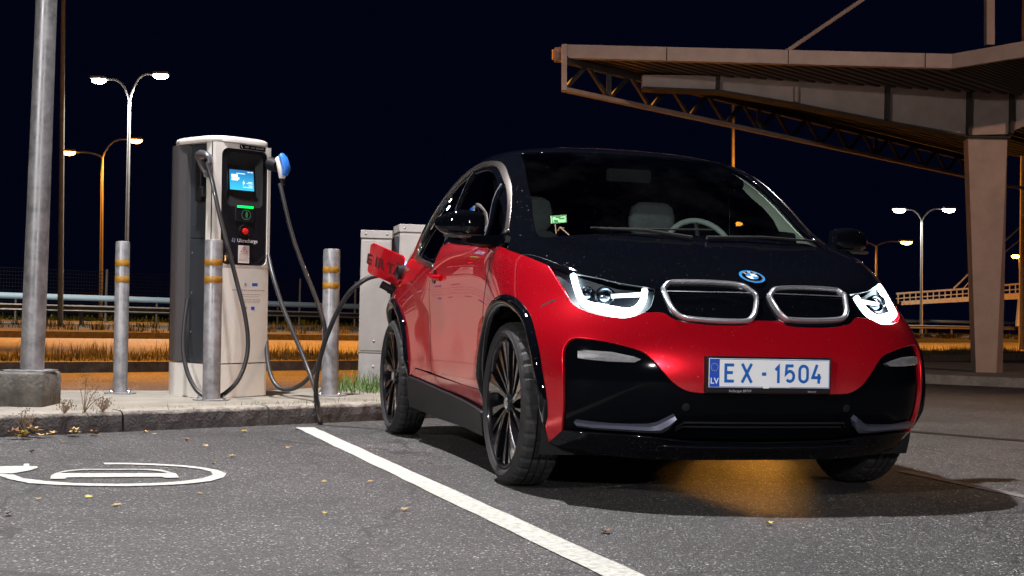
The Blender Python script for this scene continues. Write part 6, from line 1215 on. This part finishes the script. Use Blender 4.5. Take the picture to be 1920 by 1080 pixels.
mb.add(H0+bk, [(0, 1, 2, 3), (7, 6, 5, 4), (0, 4, 5, 1), (1, 5, 6, 2), (2, 6, 7, 3), (3, 7, 4, 0)]); col = mb.build('column', cpm, cn)
mb = MB(); a = c3(1812, 255, GD); b = c3(1892, 255, GD); mb.box((a.x, a.y-.08, a.z-.03), (b.x, a.y+.42, a.z+.0)); mb.build('cap_plate', cpd, cn)
mb = MB(); mb.box(c3(1840, 700, GD)+Vector((-.25, -.1, -.03)), c3(1860, 700, GD)+Vector((.25, .5, .0))); mb.build('foot_plate', cpd, cn)
mb = MB(); bar(mb, c3(1855, 85, 20.3), c3(1855, -120, 20.3), .12, .12); mb.build('mast', cpm, cn)
mb = MB(); mb.tube([c3(1475, 96, 19.5), c3(1790, -118, 20.2)], .032, 8); mb.build('stay_rod', cpm, cn)
mb = MB(); bar(mb, c3(1885, 348, 26), c3(1990, 362, 26), .06, .05); mb.build('far_chord', cpm, cn)
# ------------------------------------------------------------------ grass, weeds, leaves
def blades(name, label, cat, n, region, hmin, hmax, wd, m, seed, lean_=.5, clump=0, z0=0):
    rn = random.Random(seed); mb = MB(); cl = [region(rn) for _ in range(max(1, clump))]
    for i in range(n):
        if clump: c = rn.choice(cl); p = c+Vector((rn.gauss(0, .10), rn.gauss(0, .10), 0))
        else: p = region(rn)
        h_ = rn.uniform(hmin, hmax)*(rn.random()**.5); a = rn.uniform(0, 6.28); d = Vector((math.cos(a), math.sin(a), 0)); s_ = Vector((-d.y, d.x, 0))*wd*rn.uniform(.6, 1.3); l_ = rn.uniform(.1, lean_)*h_
        m1 = p+d*l_*.35+Vector((0, 0, h_*.55)); m2 = p+d*l_+Vector((0, 0, h_))
        mb.add([p-s_/2, p+s_/2, m1+s_*.4, m1-s_*.4, m2], [(0, 1, 2, 3), (3, 2, 4)])
    o = mb.build(name, m); tag(o, label, cat, kind='stuff'); return o
gr_o = mat('dry_verge_grass', (.085, .070, .032), .8, noise=.6, nscale=1.2, col2=(.03, .033, .014)); gr_g = mat('green_grass', (.10, .20, .035), .7, noise=.5, nscale=3)
def rot_(o0, o1, t0, t1, z): 
    def f(rn): p = ot(rn.uniform(o0, o1), rn.uniform(t0, t1), z); p.z += zt(p); return p
    return f
blades('grass', 'dry grass on the first verge behind the charger', 'grass', 26000, rot_(14.65, 16.6, 4, 34, .11), .03, .15, .010, gr_o, 1)
blades('grass', 'tall weedy clumps on the first verge', 'grass', 6000, rot_(15.0, 16.5, 4, 34, .11), .10, .30, .009, gr_o, 2, clump=170)
blades('grass', 'rough grass on the verge by the crash barrier', 'grass', 20000, rot_(33.3, 49, 0, 110, .16), .06, .36, .03, gr_o, 3, clump=900)
blades('grass', 'green grass beyond the far road', 'grass', 5000, rot_(70, 76, 0, 120, .19), .10, .5, .09, gr_g, 4)
blades('grass', 'bright green grass tufts at the foot of the grey cabinets', 'grass', 1500, lambda rn: Vector((rn.uniform(-1.5, -.55), rn.uniform(10.5, 11.95), .118)), .03, .19, .006, gr_g, 5, 1.0)
def edge_pt(rn): p = kA+kd*rn.uniform(.4, 7)+kn*rn.choice([.155, .16, .165]); p.z = .118; return p
blades('grass', 'thin weeds growing in the joint behind the kerb', 'grass', 420, edge_pt, .01, .05, .004, gr_g, 6, 1.0, clump=26)
def G2t(x_, y_):
    q = wpt(x_, y_, 1)-Vector((0, 0, CAM_H)); t = (.12-CAM_H)/q.z; return (q.x*t, q.y*t)
weed = mat('dry_weed', (.20, .13, .07), .8)
mb = MB(); rn = random.Random(8)
def weed_plant(c, h_, n, label):
    mb = MB()
    for i in range(n):
        a = rn.uniform(0, 6.28); r_ = rn.uniform(.1, .45)*h_*(1.6 if h_ < .1 else .9 if i else .1); hh = h_*rn.uniform(.3, .8) if i else h_; e = Vector((math.cos(a)*r_, math.sin(a)*r_, hh)); mid = e*.5+Vector((0, 0, hh*.15)); mb.tube([(0, 0, 0), mid, e], [.003, .002, .001], 4)
        for q in range(4):
            b = mid+(e-mid)*rn.random(); mb.tube([b, b+Vector((rn.uniform(-.04, .04), rn.uniform(-.04, .04), rn.uniform(.01, .05)))], [.0015, .0008], 3)
            for _ in range(3): c_ = b+Vector((rn.uniform(-.04, .04), rn.uniform(-.03, .03), rn.uniform(0, .05))); mb.add([c_, c_+Vector((.006, .002, .002)), c_+Vector((.003, .001, .009))], [(0, 1, 2)])
    o = mb.build('weed', weed); o.location = c; tag(o, label, 'weed'); return o
weed_plant((*G2t(158, 773), .12), .23, 6, 'tallest dry weed, with one upright stalk, between the concrete block and the first bollard')
weed_plant((*G2t(193, 772), .12), .05, 9, 'low brown tangled weed to the right of the tall dry stalk')
weed_plant((*G2t(122, 775), .12), .04, 8, 'low dead weed at the right foot of the concrete block')
kp = lambda s_, z=0.0: (kA+kd*s_-kn*.02+Vector((0, 0, z)))
weed_plant(kp(3.12), .15, 6, 'small reddish weed in the kerb joint above the leaf pile')
leafm = [mat('leaf_tan', (.42, .27, .11), .7), mat('leaf_brown', (.20, .10, .05), .7), mat('leaf_yellow', (.55, .42, .08), .6)]
def leaf(p, s_, rz, m, curl, label, group, cat='leaf'):
    mb = MB(); out = [(0, -.5), (.18, -.28), (.42, -.22), (.28, 0), (.36, .22), (.14, .2), (0, .5), (-.14, .2), (-.36, .22), (-.28, 0), (-.42, -.22), (-.18, -.28)]
    vs = [(x*s_, y*s_, (abs(x)*curl*1.2+y*y*curl)*s_+.003) for x, y in out]+[(0, 0, .003)]
    mb.add(vs, [(i, (i+1) % 12, 12) for i in range(12)]); o = mb.build('dry_leaf', m); o.location = p; o.rotation_euler = (rn.uniform(-.15, .15), rn.uniform(-.15, .15), rz); tag(o, label, cat, group); return o
for i in range(13): 
    q = kp(3.22+rn.uniform(-.28, .35)); leaf((q.x+.04-rn.uniform(0, .12)*-.7, q.y-.05-rn.uniform(0, .10), rn.uniform(.002, .035)), rn.uniform(.05, .10), rn.uniform(0, 6), leafm[i % 3 if i % 3 != 2 or i < 6 else 0], rn.uniform(.2, .9), 'curled '+('tan', 'brown', 'yellow')[i % 3 if i % 3 != 2 or i < 6 else 0]+' leaf in the pile against the kerb', 'leaves piled by the kerb')
for px_, py_ in ((120, 830), (170, 833), (59, 849), (297, 805), (290, 815), (272, 812), (355, 802), (350, 828), (457, 811), (350, 826), (433, 857), (400, 872), (436, 857), (540, 842), (166, 934), (220, 949), (270, 925), (375, 928), (15, 967), (607, 905), (695, 905), (610, 965), (760, 958), (190, 857), (385, 838), (556, 807), (70, 938), (452, 800), (1135, 1000), (1440, 985)):
    x_, y_ = G2(px_, py_); ci = rn.choice([0, 0, 1, 2]); s_ = rn.uniform(.025, .055)
    where = 'right below the kerb' if py_ < 822 else 'beside the white charging symbol' if px_ < 470 and 840 < py_ < 915 else 'between the kerb and the white symbol' if px_ < 470 and py_ < 860 else 'in front of the white symbol' if px_ < 470 else 'between the symbol and the bay line' if px_ < 800 else 'in the foreground below the car'
    leaf((x_, y_, .002), s_, rn.uniform(0, 6), leafm[ci], rn.uniform(.1, .6), ('tiny ' if s_ < .038 else 'small ')+('tan', 'dark brown', 'yellow')[ci]+' leaf lying '+where, 'single leaves on the asphalt')
# ------------------------------------------------------------------ lights of the lamps, with some added unseen fills
def point(name, p, colr, W_, size=.15, spot=None, aim=None):
    if spot: ld = bpy.data.lights.new(name, 'SPOT'); ld.spot_size = R(spot); ld.spot_blend = .6
    else: ld = bpy.data.lights.new(name, 'POINT')
    ld.color = colr; ld.energy = W_; ld.shadow_soft_size = size; o = bpy.data.objects.new(name, ld); COL.objects.link(o); o.location = p
    if spot: o.rotation_euler = (Vector(aim)-Vector(p)).to_track_quat('-Z', 'Y').to_euler() if aim else (0, 0, 0)
    return o
KEYW, FILLW, SODW, LEDW = 6000, 1500, 80000, 12000
point('post_lamp_light', key_head, (1, .96, .97), KEYW, .12, 125, (-.9, 6.6, 0))
point('added_fill_light', (2.4, -4, 3.0), (1, .95, .94), FILLW, .15, 60, (-.7, 8, .8))  # added fill from behind the camera, no such lamp is seen
point('yard_light', (17, -1, 9), (1, .60, .42), 5600, .25, 52, (5.5, 20, 3.2))
point('right_sodium_light', (13, 14, 9), (1, .50, .16), 3600, .2, 46, (4.8, 11.5, 0))
point('added_amber_spot', (3.2, 17, .95), (1, .42, .06), 750, .1, 3.6, (1.22, 7.1, 0))  # added spot behind the car, paints the orange patch under its nose
point('added_front_fill', (-6.2, -2.2, 4.6), (1, .95, .93), 2500, .15, 75, (.2, 6.2, .8))  # added unseen light that brightens the cabin and the car
for p, W_, cone in (((-9.5, 15.2, 11), 26000, 76), ((-1.5, 20.5, 12.5), 24000, 66), ((3, 38, 14), 20000, 70), ((-21, 28, 13), 44000, 95), ((-6, 38, 15), 46000, 95), ((12, 52, 17), 60000, 100), ((-38, 26, 13), 24000, 100), ((34, 66, 18), 34000, 100), ((42, 98, 12), 16000, 150)): point('sodium_street_light', p, SOD, W_, .25, cone)
for p, c, W_ in LAMPS: point('street_lamp_light', p, c, W_, .2, 160)
